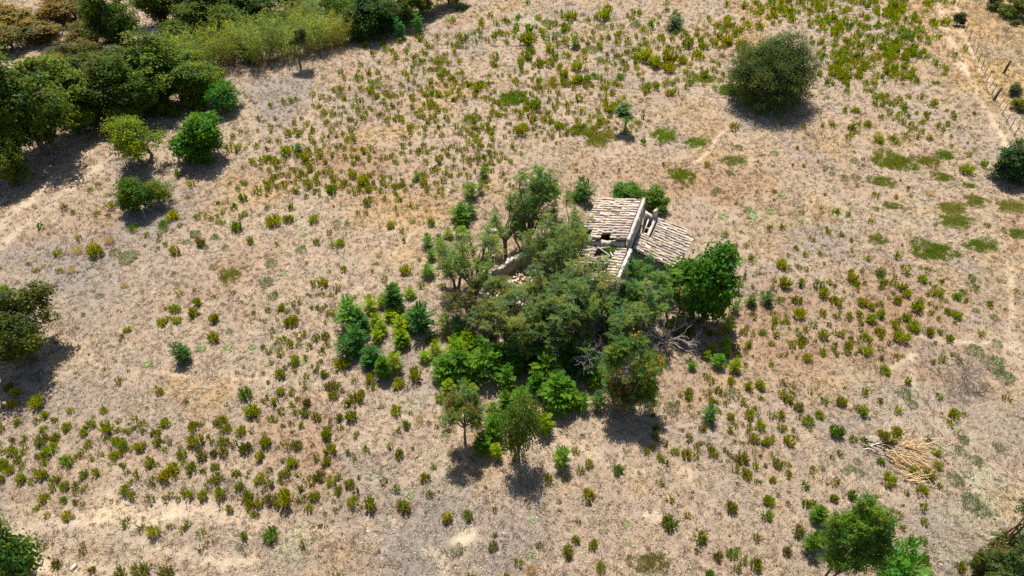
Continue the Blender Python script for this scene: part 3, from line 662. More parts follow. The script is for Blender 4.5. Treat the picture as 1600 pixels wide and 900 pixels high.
# wood, upper left, nearest row
T('oak1', 'broadleaf_tree', 'largest dark green tree of the wood, cut by the left edge', 'tree', (18, 240), 52, 146, DK, G1)
T('oak2', 'broadleaf_tree', 'low dark tree at the wood corner nearest the track, left edge', 'tree', (-4, 290), 200, 76, DK, G1)
T('oak3', 'broadleaf_tree', 'mid green tree second from the left edge in the wood', 'tree', (102, 206), 92, 98, MD, G1)
T('oak2', 'broadleaf_tree', 'shaded dark tree between the largest edge tree and the track', 'tree', (56, 232), 126, 80, DK, G1)
T('oak1', 'broadleaf_tree', 'brownish green tree in the wood above the yellow-green field tree', 'tree', (158, 190), 86, 102, (.062, .075, .024), G1)
T('oak3', 'broadleaf_tree', 'bright topped tree in the wood directly above the green field tree', 'tree', (225, 172), 58, 110, (.070, .100, .022), G1)
T('oak2', 'broadleaf_tree', 'dark leafy tree at the right end of the wood edge', 'tree', (290, 158), 75, 95, MD, G1)
T('oak1', 'broadleaf_tree', 'grey-green tree partly bare in the middle of the wood', 'tree', (185, 170), 72, 80, (.075, .088, .045), G1)
T('bush1', 'round_bush', 'round green bush at the foot of the wood by the grey ground', 'bush', (350, 172), 125, 56, BG)
T('bush2', 'round_bush', 'yellowish low bush under the wood edge, left of the round bush', 'bush', (308, 172), 150, 34, YG)
T('bush1', 'round_bush', 'small yellow-green bush at the wood foot above the field trees', 'bush', (266, 180), 166, 30, YG)
T('bush2', 'round_bush', 'light green bush in front of the shaded wood, left of the track', 'bush', (117, 205), 173, 34, (.09, .14, .03))
T('bush1', 'round_bush', 'small bright bush at the wood foot beside the light green one', 'bush', (143, 192), 178, 22, (.09, .15, .03))
T('oak3', 'broadleaf_tree', 'dark tree filling the wood between brownish and bright topped trees', 'tree', (200, 190), 85, 80, DK, G1)
T('oak1', 'broadleaf_tree', 'dark tree at the left edge just above the wood corner tree', 'tree', (-16, 268), 150, 86, DK, G1)
T('oak2', 'broadleaf_tree', 'mid green tree hemmed in behind the second edge tree', 'tree', (128, 165), 78, 90, (.055, .075, .022), G1)
T('bush1', 'round_bush', 'dark bush at the shaded wood foot, right of the light bush', 'bush', (185, 208), 160, 50, MD)
T('bush2', 'round_bush', 'dark bush at the wood foot above the field trees', 'bush', (245, 176), 140, 56, MD)
T('bush1', 'round_bush', 'green bush under the leftmost cane clump', 'bush', (325, 142), 105, 60, MD)
# second row and beyond
T('oak1', 'broadleaf_tree', 'dark tree behind the bright topped tree of the wood', 'tree', (250, 128), 62, 80, MD, G1)
T('bush2', 'scrub_bush', 'dull brown bush left of the lilac dead bush', 'bush', (196, 95), 62, 60, (.085, .08, .03), 'dry scrub behind the wood')
T('bush1', 'round_bush', 'dark green bush behind the lilac dead bush', 'bush', (275, 68), 28, 70, DK)
T('bush2', 'scrub_bush', 'brown scrub bush right of the mustard ones at the top edge', 'bush', (150, 30), -8, 60, (.09, .075, .03), 'dry scrub behind the wood')
T('bush1', 'round_bush', 'dark bush at the top edge above the blue-green canes', 'bush', (350, 60), 5, 70, DK)
T('bush2', 'round_bush', 'dark bush at the field edge right of the canes', 'bush', (560, 62), 28, 50, (.05, .09, .025))
T('bush1', 'round_bush', 'dark bush below the dense dark tree by the left far sapling', 'bush', (603, 52), 22, 44, (.045, .08, .022))
T('oak2', 'broadleaf_tree', 'olive-brown tree behind the largest edge tree of the wood', 'tree', (100, 130), 62, 95, (.085, .080, .030), G1)
T('oak1', 'broadleaf_tree', 'dark tall tree at the back of the wood, left of the dead bush', 'tree', (170, 85), -30, 80, DK, G1)
T('oak3', 'broadleaf_tree', 'dark tree at the top edge directly above the dead bush', 'tree', (245, 40), -40, 90, DK, G1)
T('oak1', 'broadleaf_tree', 'dark tree at the top edge behind the left cane clumps', 'tree', (310, 48), -25, 90, DK, G1)
T('oak2', 'broadleaf_tree', 'dark tree at the top edge above the middle of the canes', 'tree', (385, 32), -30, 95, (.045, .072, .02), G1)
T('oak3', 'broadleaf_tree', 'dark tree at the top edge, right of the cane middle', 'tree', (455, 20), -40, 80, DK, G1)
T('oak1', 'broadleaf_tree', 'dense dark tree at the right end of the canes', 'tree', (578, 57), -12, 80, (.040, .075, .022), G1)
T('oak2', 'broadleaf_tree', 'dark tree behind the two far saplings, top edge', 'tree', (618, 42), -25, 72, DK, G1)
T('oak3', 'broadleaf_tree', 'low dark tree at the top edge just right of the far saplings', 'tree', (655, 22), -40, 70, DK, G1)
T('oak1', 'broadleaf_tree', 'rightmost dark tree of the wood at the top edge', 'tree', (700, 8), -45, 60, DK, G1)
T('oak2', 'broadleaf_tree', 'green tree behind the canes, left of the dense dark one', 'tree', (535, 40), -25, 60, MD, G1)
T('bush2', 'scrub_bush', 'mustard brown scrub bush in the top left corner', 'bush', (22, 45), 5, 80, TAN, 'dry scrub behind the wood')
T('bush1', 'scrub_bush', 'mustard brown scrub bush right of the corner one, top edge', 'bush', (95, 32), -10, 80, TAN, 'dry scrub behind the wood')
T('bush2', 'scrub_bush', 'dull olive scrub bush below the mustard ones, behind the wood', 'bush', (60, 62), 28, 76, (.12, .10, .036), 'dry scrub behind the wood')
T('bush1', 'scrub_bush', 'olive-brown scrub bush left of the tall dark back tree', 'bush', (132, 72), 30, 66, (.10, .09, .034), 'dry scrub behind the wood')
T('bush2', 'scrub_bush', 'brownish scrub bush between the wood and its tall back tree', 'bush', (148, 105), 58, 60, (.095, .088, .035), 'dry scrub behind the wood')
T('bush1', 'scrub_bush', 'tan scrub bush beside the left edge above the largest tree', 'bush', (-5, 80), 35, 70, (.13, .11, .04), 'dry scrub behind the wood')
# canes
G2 = 'clumps of tall cane along the field edge'
for x, y, tp, w, c, lab in [(300, 112, 42, 66, CAN, 'leftmost yellow-green cane clump, right of the lilac dead bush'), (345, 100, 35, 62, (.17, .18, .05), 'second cane clump from the left, greener and drooping'), (398, 97, 22, 66, CAN, 'tall yellow cane clump with red-brown stalks, third from left'),
        (440, 90, 18, 62, CAN, 'yellow cane clump behind the thin-trunked roadside tree'), (486, 80, 17, 60, CAN, 'yellow cane clump right of the thin-trunked roadside tree'), (522, 70, 20, 54, (.19, .19, .055), 'last yellow cane clump before the dense dark tree'),
        (508, 38, -15, 60, SAGEC, 'blue-green cane clump behind the yellow ones, top edge'), (560, 30, -20, 50, SAGEC, 'paler blue-green cane clump at the top edge, further right'), (470, 45, -5, 56, (.16, .18, .07), 'cane clump behind the yellow row near the top edge')]:
    T('cane1' if x % 4 else 'cane2', 'cane_clump', lab, 'canes', (x, y), tp, w, c, G2)
T('bush2', 'round_bush', 'small dark green bush at the foot of the tall canes', 'bush', (386, 98), 62, 34, (.06, .105, .025))
T('slim', 'young_tree', 'slender tree with bare trunk standing before the canes', 'tree', (474, 107), 40, 40, (.075, .10, .03))
T('dead1', 'dead_bush', 'lilac-grey leafless bush at the back of the wood', 'dead bush', (222, 72), 30, 60, (1, 1, 1)).children[0].color = (.95, .92, 1.12, 1)
T('dead1', 'dead_bush', 'grey leafless bush against the partly bare wood tree', 'dead bush', (178, 150), 95, 44, (1, 1, 1), hs=4.5).children[0].color = (.6, .58, .52, 1)
T('dead1', 'dead_bush', 'brown-grey leafless bush beside the leftmost cane clump', 'dead bush', (255, 98), 64, 52, (1, 1, 1)).children[0].color = (.75, .68, .62, 1)
T('dead2', 'dead_bush', 'fallen pale stems at the foot of the cane clumps', 'dead bush', (362, 108), 85, 60, (1, 1, 1)).children[0].color = (.9, .8, .68, 1)
# trees standing in the field
T('airy', 'field_tree', 'loose yellow-green tree beside the track, left of the green one', 'tree', (214, 258), 180, 82, YG)
T('bush2', 'field_tree', 'dense bright green tree right of the yellow-green tree', 'tree', (300, 250), 178, 88, (.060, .120, .020))
T('bush1', 'field_tree', 'low spreading dark bush below the yellow-green tree', 'bush', (206, 330), 276, 56, (.060, .098, .020))
T('airy', 'field_tree', 'thin yellowish bush touching the low spreading dark bush', 'bush', (249, 318), 278, 46, (.095, .12, .024))
T('oak2', 'field_tree', 'dark olive tree cut by the left edge at mid height', 'tree', (14, 556), 446, 124, (.060, .072, .020))
T('bush1', 'field_tree', 'green tree in the bottom left corner', 'tree', (-12, 905), 812, 112, (.060, .098, .022))
T('olive', 'lone_tree', 'big round dark grey-green tree alone at upper right', 'tree', (1212, 160), 40, 136, OLV)
T('slim', 'young_tree', 'thin bare-trunked young tree amid the far shrubs, top centre right', 'tree', (974, 208), 166, 38, (.055, .11, .04))
T('sap3', 'sapling', 'dark bushy sapling in the far field, top centre right', 'sapling', (1055, 45), 22, 26, (.045, .085, .04))
T('sap4', 'far_sapling', 'left of the two saplings by the wood end', 'sapling', (626, 62), 28, 24, (.045, .12, .04))
T('sap4', 'far_sapling', 'right of the two saplings by the wood end', 'sapling', (657, 54), 18, 22, (.05, .14, .03))
T('leafy', 'leafy_tree', 'broad leafy green tree at the bottom right, cut by the edge', 'tree', (1328, 908), 786, 98, (.066, .112, .026))
T('sap3', 'sapling', 'bright green sapling at the bottom edge right of the broad tree', 'sapling', (1416, 912), 866, 60, BG)
T('seed2', 'seed_tree', 'dark tree with orange seed clusters in the bottom right corner', 'tree', (1604, 905), 785, 120, (.05, .075, .026))
T('seed2', 'seed_tree', 'small orange-flecked tree left of the bottom right corner tree', 'tree', (1552, 915), 858, 50, (.07, .085, .026))
T('bush2', 'round_bush', 'dark bush cut by the right edge below the fence', 'bush', (1597, 284), 226, 66, (.035, .065, .025))
T('sap3', 'sapling', 'dark sapling just left of the bush on the right edge', 'sapling', (1557, 278), 256, 20, (.045, .09, .03))
T('bush1', 'round_bush', 'green scrub bush in the top right corner', 'bush', (1592, 28), -8, 52, (.075, .095, .025))
T('bush2', 'round_bush', 'olive scrub bush at the top edge beyond the fence', 'bush', (1556, 16), -8, 30, (.09, .095, .03))
T('bush1', 'round_bush', 'dark bush at the upper end of the wire fence', 'bush', (1502, 40), 18, 20, (.045, .065, .022))
T('bush2', 'round_bush', 'grey-green bush beyond the fence near the lone dark post', 'bush', (1590, 150), 130, 22, (.085, .10, .05))
T('bush1', 'round_bush', 'yellow-green bush beyond the lower fence', 'bush', (1593, 172), 154, 24, (.12, .13, .03))
T('bush2', 'round_bush', 'small green bush beyond the upper fence', 'bush', (1586, 40), 30, 16, (.075, .095, .035))
T('dead2', 'brush_heap', 'grey heap of dead brush beyond the upper fence', 'dead bush', (1578, 60), 44, 36, (1, 1, 1)).children[0].color = (.45, .43, .45, 1)
T('dead1', 'dead_bush', 'grey dead brush in the stubble near the right edge', 'dead bush', (1527, 585), 540, 56, (1, 1, 1)).children[0].color = (.85, .78, .72, 1)
T('dead2', 'dead_bush', 'flat grey dead brush just left of the taller dead brush', 'dead bush', (1507, 606), 575, 60, (1, 1, 1)).children[0].color = (.8, .74, .68, 1)
T('dead2', 'dead_bush', 'brown dead brush below the taller grey dead brush', 'dead bush', (1528, 612), 590, 40, (1, 1, 1)).children[0].color = (.45, .36, .28, 1)
# around the ruin
G3 = 'tree-of-heaven thicket round the ruin'
T('ail1', 'pinnate_tree', 'tall upright tree rising above the left end of the ruin', 'tree', (838, 392), 256, 84, (.072, .110, .030), G3)
T('thin1', 'pinnate_tree', 'twiggy tree left of the tall upright one', 'tree', (790, 400), 300, 66, (.085, .115, .038), G3)
T('thin2', 'pinnate_tree', 'wispy tree between tall upright tree and upper roof', 'tree', (880, 400), 305, 60, (.09, .11, .04), G3)
T('thin2', 'pinnate_tree', 'wispy tree in the middle of the thicket before the lower roof', 'tree', (868, 508), 385, 96, (.088, .105, .038), G3)
T('thin1', 'pinnate_tree', 'wispy tree at the thicket front by the bare boughs', 'tree', (905, 535), 410, 110, (.088, .10, .038), G3)
T('thin1', 'pinnate_tree', 'wispy tree over the lean-to roof end', 'tree', (985, 530), 430, 84, (.088, .105, .038), G3)
T('thin1', 'pinnate_tree', 'thin open tree at the far left of the ruin thicket', 'tree', (738, 478), 348, 96, AI, G3)
T('thin2', 'pinnate_tree', 'tangled tree over the roofless walls, left of the ruin', 'tree', (752, 436), 345, 64, AI, G3)
T('ail2', 'pinnate_tree', 'leafy tree in front of the lower tile roof', 'tree', (876, 470), 330, 84, (.088, .108, .034), G3)
T('thin2', 'pinnate_tree', 'twiggy tree against the left end of the upper roof', 'tree', (890, 430), 330, 70, AI, G3)
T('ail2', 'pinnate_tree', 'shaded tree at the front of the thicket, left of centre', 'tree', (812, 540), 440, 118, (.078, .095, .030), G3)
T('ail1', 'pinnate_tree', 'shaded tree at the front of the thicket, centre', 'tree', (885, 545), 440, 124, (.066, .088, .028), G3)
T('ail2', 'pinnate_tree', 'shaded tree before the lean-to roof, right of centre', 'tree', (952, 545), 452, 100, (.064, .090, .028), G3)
T('ail3', 'pinnate_tree', 'open tree beside the lean-to roof under the dead boughs', 'tree', (1010, 520), 432, 84, (.075, .105, .030), G3)
T('ail1', 'pinnate_tree', 'light green tree between the side roof and the dense round tree', 'tree', (1062, 505), 425, 72, (.085, .130, .028), G3)
T('thin1', 'pinnate_tree', 'spindly tree in front of the low broken walls', 'tree', (735, 505), 430, 70, (.085, .085, .032), G3)
T('fig', 'dense_tree', 'dense round bright green tree at the right end of the ruin', 'tree', (1104, 498), 372, 96, (.048, .108, .022))
T('bush1', 'round_bush', 'bright green bush behind the upper roof, left of its twin', 'bush', (985, 318), 288, 52, (.075, .135, .028))
T('bush2', 'round_bush', 'bright green bush behind the wall gap and side roof', 'bush', (1027, 330), 295, 46, (.075, .135, .028))
T('seed1', 'seed_tree', 'thin-trunked tree with orange seed clusters below the thicket', 'tree', (727, 690), 600, 72, (.080, .105, .030))
T('airy', 'feathery_tree', 'feathery olive tree right of the thin-trunked orange tree', 'tree', (812, 712), 610, 66, (.075, .110, .026))
T('seed2', 'seed_tree', 'orange-flecked tree standing below the front of the thicket', 'tree', (980, 640), 532, 104, (.070, .105, .026))
T('ail2', 'pinnate_tree', 'tree overhanging the near eave of the lower roof', 'tree', (925, 492), 398, 76, (.080, .100, .030), G3)
T('ail3', 'pinnate_tree', 'tree leaning over the near left corner of the upper roof', 'tree', (905, 418), 345, 50, AI, G3)
T('ail3', 'pinnate_tree', 'slim tree against the wall between lower and side roof', 'tree', (1000, 478), 395, 50, (.075, .12, .03), G3)
hp = np.array(at(957, 396, 3.9)); hb = T('bush1', 'roof_bush', 'small bush growing out of the hole between the two left roofs', 'bush', (957, 480), 470, 40, (.075, .11, .03), hs=1.1); hb.location = hp
T('ail2', 'pinnate_tree', 'bushy tree at the left flank of the tall upright tree', 'tree', (820, 388), 305, 62, (.080, .108, .034), G3)
T('thin2', 'pinnate_tree', 'wispy tree at the outer left of the broken walls', 'tree', (708, 452), 360, 64, (.085, .108, .036), G3)
T('thin1', 'pinnate_tree', 'low wispy tree on the near side of the rubble', 'tree', (768, 528), 468, 80, (.085, .100, .036), G3)
T('ail1', 'pinnate_tree', 'full tree at the front left of the thicket', 'tree', (850, 560), 472, 92, (.066, .090, .028), G3)
T('thin1', 'pinnate_tree', 'wispy tree between the rubble and the lower roof', 'tree', (850, 446), 318, 74, (.088, .108, .036), G3)
T('thin1', 'pinnate_tree', 'wispy tree leaning over the left edge of the upper roof', 'tree', (918, 432), 340, 60, (.085, .112, .034), G3)
T('thin2', 'pinnate_tree', 'wispy tree crossing the lower roof corner', 'tree', (945, 500), 400, 66, (.085, .110, .034), G3)
DB = (1, 1, 1)
for i, (x, y, w, h, k, lab) in enumerate([(890, 574, 104, 5.0, 'dead1', 'bare grey boughs in the shaded thicket below the lower roof'), (942, 572, 96, 4.8, 'dead1', 'bare grey boughs in front of the lean-to roof'), (1040, 534, 104, 4.6, 'dead1', 'pale bare boughs fanning out right of the lean-to roof'), (988, 562, 84, 3.6, 'dead1', 'low bare boughs at the right foot of the thicket'), (915, 400, 50, 5.6, 'dead1', 'grey bare twigs at the left edge of the upper roof'), (745, 445, 50, 3.6, 'dead1', 'grey bare twigs among the broken walls')]):
    T(k, 'dead_tree', lab, 'dead tree', (x, y), 0, w, DB, 'bare boughs round the ruin', hs=h).children[0].color = (.95, .92, .9, 1)

# ------------------------------------------------------------------ small plants, one by one
LAND += [((1215, 105), 'the lone round tree'), ((1410, 715), 'the cut cane pile'), ((985, 380), 'the tiled ruin'), ((1100, 440), 'the dense round tree'), ((1335, 840), 'the bottom right broad tree'), ((1590, 850), 'the bottom right corner tree'),
 ((1525, 580), 'the grey dead brush'), ((25, 510), 'the left edge olive tree'), ((12, 860), 'the bottom left corner tree'), ((295, 548), 'the lone left field sapling'), ((716, 645), 'the thin-trunked orange tree'), ((982, 595), 'the orange-flecked tree'),
 ((210, 220), 'the yellow-green tree'), ((300, 215), 'the bright green field tree'), ((215, 305), 'the spreading dark bush'), ((975, 190), 'the thin young tree'), ((430, 60), 'the cane clumps'), ((1460, 394), 'the largest grass patch'), ((1017, 878), 'the bottom edge grass patch'),
 ((876, 716), 'the palm-like sapling'), ((642, 42), 'the two far saplings'), ((1550, 145), 'the wire fence'), ((560, 530), 'the curved sapling row'), ((750, 567), 'the biggest sapling clump'), ((447, 771), 'the widest lower left shrub'), ((106, 717), 'the dark green lower left shrub'), ((1046, 809), 'the big lone bottom shrub'), ((428, 339), 'the wide paired shrub'), ((812, 660), 'the feathery olive tree'), ((712, 335), 'the upper green sapling clump')]
ORD = ['nearest', 'second nearest', 'third nearest', 'fourth nearest', 'fifth nearest', 'sixth nearest', 'seventh nearest', 'eighth nearest', 'ninth nearest', 'tenth nearest', 'eleventh nearest', 'twelfth nearest', 'thirteenth nearest', 'fourteenth nearest', 'fifteenth nearest', 'sixteenth nearest', 'seventeenth nearest', 'eighteenth nearest']
DIRS = ['right of', 'below and right of', 'below', 'below and left of', 'left of', 'above and left of', 'above', 'above and right of']
def label_all(items, noun, cat, group):
    """items: (object, px, py, tone). Each is told apart by the landmark next to it, the side it is on and its order there."""
    bins = {}
    for o, px, py, tone in items:
        c = sorted(((px - q[0][0]) ** 2 + (py - q[0][1]) ** 2, i) for i, q in enumerate(LAND))
        d, i = c[0] if c[0][0] > 64 else c[1]
        k = int(round(math.atan2(py - LAND[i][0][1], px - LAND[i][0][0]) / (math.pi / 4))) % 8
        bins.setdefault((i, k, tone), []).append((d, o, tone))
    for (i, k, _t), L in bins.items():
        for r, (d, o, tone) in enumerate(sorted(L, key=lambda v: v[0])):
            tag(o, (ORD[min(r, len(ORD) - 1)] + ' ' + tone + ' ' + noun + ' ' + DIRS[k] + ' ' + LAND[i][1]).replace('  ', ' '), cat, group)
# olive-green clumps: photo x, y (middle), width in photo pixels, tone (o olive, g greener, y yellowish, b browning)
SH = '''141,296,9 154,287,7 175,321,13 152,332,10 170,336,9 102,322,12b 115,331,8 66,351,12g 211,354,13g 271,332,23 279,272,12g 300,286,13 282,350,8 256,347,15g 231,365,10 250,366,8 259,380,10 248,376,6 311,336,12g 330,340,9 322,337,8 341,336,8 349,331,8 342,316,8g 381,306,16g 367,322,12g 384,333,9 376,337,9 372,351,20g 349,347,9 342,345,8 294,306,8 374,294,9g 385,286,8 360,286,7 381,260,8 395,249,12 374,232,12 360,230,12 125,372,11y 92,394,13 152,389,26 95,421,10 57,420,9 9,446,16g 276,389,17 315,375,18b 392,374,14
416,244,13 410,250,11 426,252,9 436,251,10 447,235,18 499,241,12 508,251,9 477,245,18 482,255,8 549,242,9 560,245,8 577,243,10 570,234,12 498,270,9g 452,272,11 465,275,13 443,291,10 433,289,8 419,294,9 404,296,13 480,290,12 482,282,9 463,298,9 519,294,19g 496,297,10 499,305,7 522,280,10 517,266,11 537,285,12 552,272,15 567,281,18 558,297,13 576,295,12 595,297,10 597,282,11 619,290,12 622,309,12 617,300,9 612,277,8 574,315,14b 559,331,8 571,332,8 619,325,10 621,335,6 641,322,10 651,321,8 644,344,8 674,346,14 611,349,15y 629,359,10 631,375,8 662,285,11 646,282,9 670,292,7 693,281,11 682,285,9 689,294,12 678,266,13 696,267,10 707,297,8 707,285,7 666,252,10 701,242,9 687,245,11 722,250,8 755,246,13g 769,244,10 779,249,8 799,252,8 428,339,28 450,339,18 456,322,13 419,324,9 491,341,17 516,361,9 433,380,10 496,376,13 519,381,10 532,378,15 537,418,13 489,442,11 505,440,16 527,446,12 635,419,17 601,434,10 617,447,13g 659,445,10y 692,445,12 514,422,7
92,492,10b 130,490,7 90,532,8b 282,457,10 275,478,18 309,470,15 303,486,16 336,495,18 254,500,16 264,497,9 277,497,15 200,511,15 192,525,8b 334,522,20 336,462,6 364,456,9 397,487,9 188,594,12 251,608,15 291,625,8 229,636,6 354,629,7 384,609,26g 394,639,20 14,602,14g 27,611,15 61,622,28 19,628,16 30,628,8 1,634,10 112,639,12 162,637,14 71,645,14 28,655,16 86,654,10 58,656,10 106,662,18 69,666,15 142,661,16 167,665,25 132,672,15 212,653,11 225,659,11 214,666,9 260,657,17 186,669,10 195,671,8 244,673,15 345,652,25 304,661,20 356,666,17 377,670,18 4,667,12 317,659,9
442,477,14 456,495,26 420,482,11 415,499,8 426,514,10 469,470,9 459,471,8 497,478,10 514,487,10 509,476,7 509,502,8 476,519,13 495,525,13b 509,522,14b 462,521,7 446,529,11 452,537,12 467,537,9 483,539,12 510,536,12 504,547,12b 419,547,11 438,549,12 461,560,17 478,557,10 439,579,20 507,580,16 480,585,10 534,562,28 520,597,20b 522,614,17 580,587,20 584,603,12 555,592,10 622,592,24 651,580,26 555,617,28 565,610,16 550,645,24 531,649,14 620,637,18 635,660,16g 624,670,10 670,660,7 682,665,8 642,643,7 402,639,16 440,609,15 457,612,10 431,624,13 440,639,12 456,629,11 467,622,10 480,626,15b 495,645,20b 477,641,15b 464,642,12 511,670,16 472,662,12 429,654,9 687,617,18
1108,516,14 1124,519,10y 1150,540,12 1169,535,14 1152,552,11 1164,547,9 1176,491,12 1162,516,12 1175,520,9 1172,470,16 1076,561,10g 1104,585,12 1110,592,12 1142,592,14 1166,569,8b 1169,600,17 1187,597,20 1075,612,17 1121,606,13 1130,612,12 1104,610,12 1110,622,14 1159,625,12 1141,647,15 1169,642,18 1186,659,20 1097,665,15 1121,640,9b 1140,669,12 1147,662,10 1171,665,10 1024,665,15 1075,512,18 1190,515,14
1245,465,18 1219,467,13 1247,486,22 1286,456,17 1302,465,16 1307,490,11 1310,477,9 1285,486,14 1325,493,13 1346,470,14 1360,477,14 1360,494,18 1343,500,11 1340,489,11 1400,467,15 1431,475,22 1415,457,15 1464,455,15 1495,460,17g 1503,455,10 1545,474,13 1481,484,14 1494,489,17 1454,487,10 1461,478,8 1415,492,16 1426,504,20 1375,489,14 1400,507,16 1406,524,22 1374,515,15 1375,525,10 1350,522,15 1352,542,22 1376,542,10 1325,535,15 1324,546,13 1285,521,16 1314,519,12 1305,517,10 1269,504,12 1245,515,12g 1252,527,16 1237,536,13 1251,536,11 1209,496,16 1211,520,12 1205,534,10 1285,546,13 1261,555,20y 1302,544,11 1306,552,9 1380,571,21y 1400,557,10 1467,517,10g 1482,526,14 1531,519,11 1451,516,14y 1469,559,12 1456,564,9 1497,561,11 1487,550,9 1417,594,12 1351,610,13 1266,611,8 1222,594,11 1238,599,10 1221,612,13 1229,621,16 1247,632,17 1286,623,13g 1312,624,18 1347,639,19 1338,634,10 1374,624,12b 1465,617,11g 1489,642,18 1506,646,10 1482,659,12y 1401,639,13y 1261,651,22 1278,643,16 1219,645,16 1205,645,12 1222,664,16 1305,670,24g 1397,671,20 1374,672,14 1266,668,8 1204,567,9y 1572,620,11
66,682,22b 87,680,18 81,696,24 40,682,11 21,686,11b 21,701,17 40,700,13 29,714,16 2,704,12 5,720,18 17,731,16 4,745,14b 35,742,16 50,751,11 67,735,22 62,710,12b 76,711,11b 107,717,20g 125,710,13 132,700,11 142,691,11 145,715,10 158,707,9 131,736,18b 151,735,15 87,747,14 82,759,12 103,754,16 119,756,12b 71,775,16 101,777,16g 119,782,12b 59,789,15y 106,802,17y 76,802,10 131,786,8 184,685,15 192,694,16 182,706,15 221,691,22 247,685,18 260,701,9 236,720,17 195,728,8 216,739,13 196,759,18 206,769,15 240,747,12 240,757,8b 259,741,19 271,726,26 285,705,20 302,729,18 287,720,10 307,681,26 316,707,20b 350,684,20 350,702,17b 335,705,14b 337,725,16 341,740,19 320,732,12b 370,735,16 386,695,22b 367,690,12b 375,755,16 326,754,11 345,767,18 319,771,17 295,770,16 269,769,10 235,776,13b 360,792,14 387,770,20 392,785,15 396,800,12 242,825,22 221,821,12 199,813,13g 265,821,9 286,824,12 295,815,12 314,829,13 382,834,14 322,847,9b 222,882,34b 190,892,26b 260,887,26b 91,877,16b 145,887,14b 131,855,12b 315,859,8b
416,687,20 407,709,17 465,690,18b 511,677,18 517,699,20y 510,717,18 457,719,20 446,735,20b 447,771,32 425,775,18b 407,744,18y 421,752,16b 405,782,16 471,760,13 485,750,14 499,741,18b 519,746,18 529,761,15 492,770,19 484,789,16 547,751,18y 551,780,18 557,767,13b 579,782,22 562,791,9 572,700,12 544,705,10 555,714,8 609,694,11 625,706,16 561,744,8b 601,749,12 618,760,14g 631,785,22 664,742,18b 677,726,10 671,769,13b 699,804,19y 732,801,17g 774,794,10 774,832,11 771,849,16b 424,830,24g 474,847,14 527,894,12 524,794,9 501,819,9b 737,896,12 791,896,11y 495,712,12 645,699,7 556,679,10 402,802,11b
900,701,14 920,721,15 906,731,12g 857,745,17y 883,745,10 964,730,17g 919,767,23y 1032,751,11 1047,776,13 1046,809,28g 1074,802,11 1141,787,22 1094,836,18 1089,859,9g 1120,866,16b 1144,860,19g 1152,856,10 1162,870,14 1181,876,22 1182,837,14 1108,894,16g 1151,885,14b 887,856,21 900,839,18 926,847,18 844,849,11 809,875,14 939,882,20y 904,815,9 1009,701,13 1019,697,10 1031,711,15 1039,722,11b 1054,701,15 1072,705,18 1089,696,14 1086,711,10 1040,690,9b 1024,679,15 1075,681,14y 1114,701,20 1159,710,22 1149,727,14y 1167,736,20 1180,726,12 1181,750,9 1177,682,17y 1195,686,17 1139,705,10 1194,725,8b 1197,777,18 1198,800,20g
1232,684,21 1204,682,14 1214,722,16 1229,722,9 1206,745,15 1232,736,9 1232,744,9 1271,731,12 1255,755,14g 1304,750,13 1329,769,19g 1302,775,16 1259,782,17 1271,785,14 1202,780,16 1247,826,17b 1228,857,16b 1310,705,12 1300,711,10 1332,685,13g 1350,689,14g 1382,681,30b 1447,682,11g 1462,701,17 1464,724,17 1425,731,16 1450,736,22 1387,744,23 1439,762,18 1416,767,9 1466,756,11 1404,801,12y 1442,791,13 1444,812,14 1410,822,12 1386,841,11y 1400,845,12 1440,841,13g 1444,872,18 1499,882,15y 1375,717,15g
1305,331,11g 1325,333,9 1201,356,11y 1222,352,12 1251,346,7 1295,362,10 1312,364,10 1291,355,7 1267,371,10 1329,374,8 1243,387,9 1258,395,11 1281,394,9 1230,397,8 1131,365,10 1158,361,7 1149,382,7 1165,382,8 1174,406,12 1184,424,8 1157,440,13y 1146,404,7 1220,409,20 1229,417,12 1247,415,10 1259,419,8 1225,437,24 1251,440,15 1278,445,13g 1331,432,18 1336,445,14 1346,421,9 1329,424,10 1206,446,10 1105,255,11y 1368,304,10y 1399,306,9 1422,305,6g 1367,324,9 1360,344,10 1354,401,11 1402,397,14 1374,422,16g 1414,419,14 1416,427,9 1437,417,7 1450,419,11 1439,432,18 1397,431,8 1387,439,12 1396,439,10 1376,435,12 1409,445,15 1516,431,12g 1521,446,13g 1535,256,12g 1512,240,10 1509,260,24 1485,227,8 1541,351,8b
822,60,26 825,46,14g 860,75,16 882,84,11 826,88,15 842,97,17 859,98,14 812,94,10 884,62,14 849,50,12 902,101,20 900,120,22 880,116,15 861,125,11 917,121,15g 969,117,15g 1007,85,26 1022,97,22 1045,88,24 1046,105,18 1064,90,18 1099,69,18 1075,64,22 1089,78,14 1135,60,20 1117,67,14 1137,29,17y 1156,68,20 1071,111,12 1007,134,14 1007,144,9 1045,142,15 952,164,20 947,131,13 910,172,13 885,162,12 904,152,13 837,161,20 815,202,20 872,194,15 859,185,14 835,187,12 942,21,22 892,22,20 841,29,8 919,32,9y 1016,40,12g 1029,25,8 956,41,9g 1147,197,14y 1005,221,11g 1458,96,10g 1471,102,9 1491,84,9g 1505,75,10 1457,161,14 1475,33,15 1355,191,16 1330,196,15 1372,214,18 1395,217,13y 1326,211,11 1446,177,12 1302,195,12 1284,195,8 1254,195,9 1221,192,8 1489,182,10 1521,176,7b'''
TONE = {'o': ((.146, .154, .020), 'olive-green'), 'g': ((.088, .140, .020), 'fresh green'), 'y': ((.160, .160, .022), 'yellow-green'), 'b': ((.112, .108, .028), 'browning olive')}
TUFT = [tuft(100 + k) for k in range(10)]; TUFTL = [tuft(130 + k, False) for k in range(6)]
shr = []
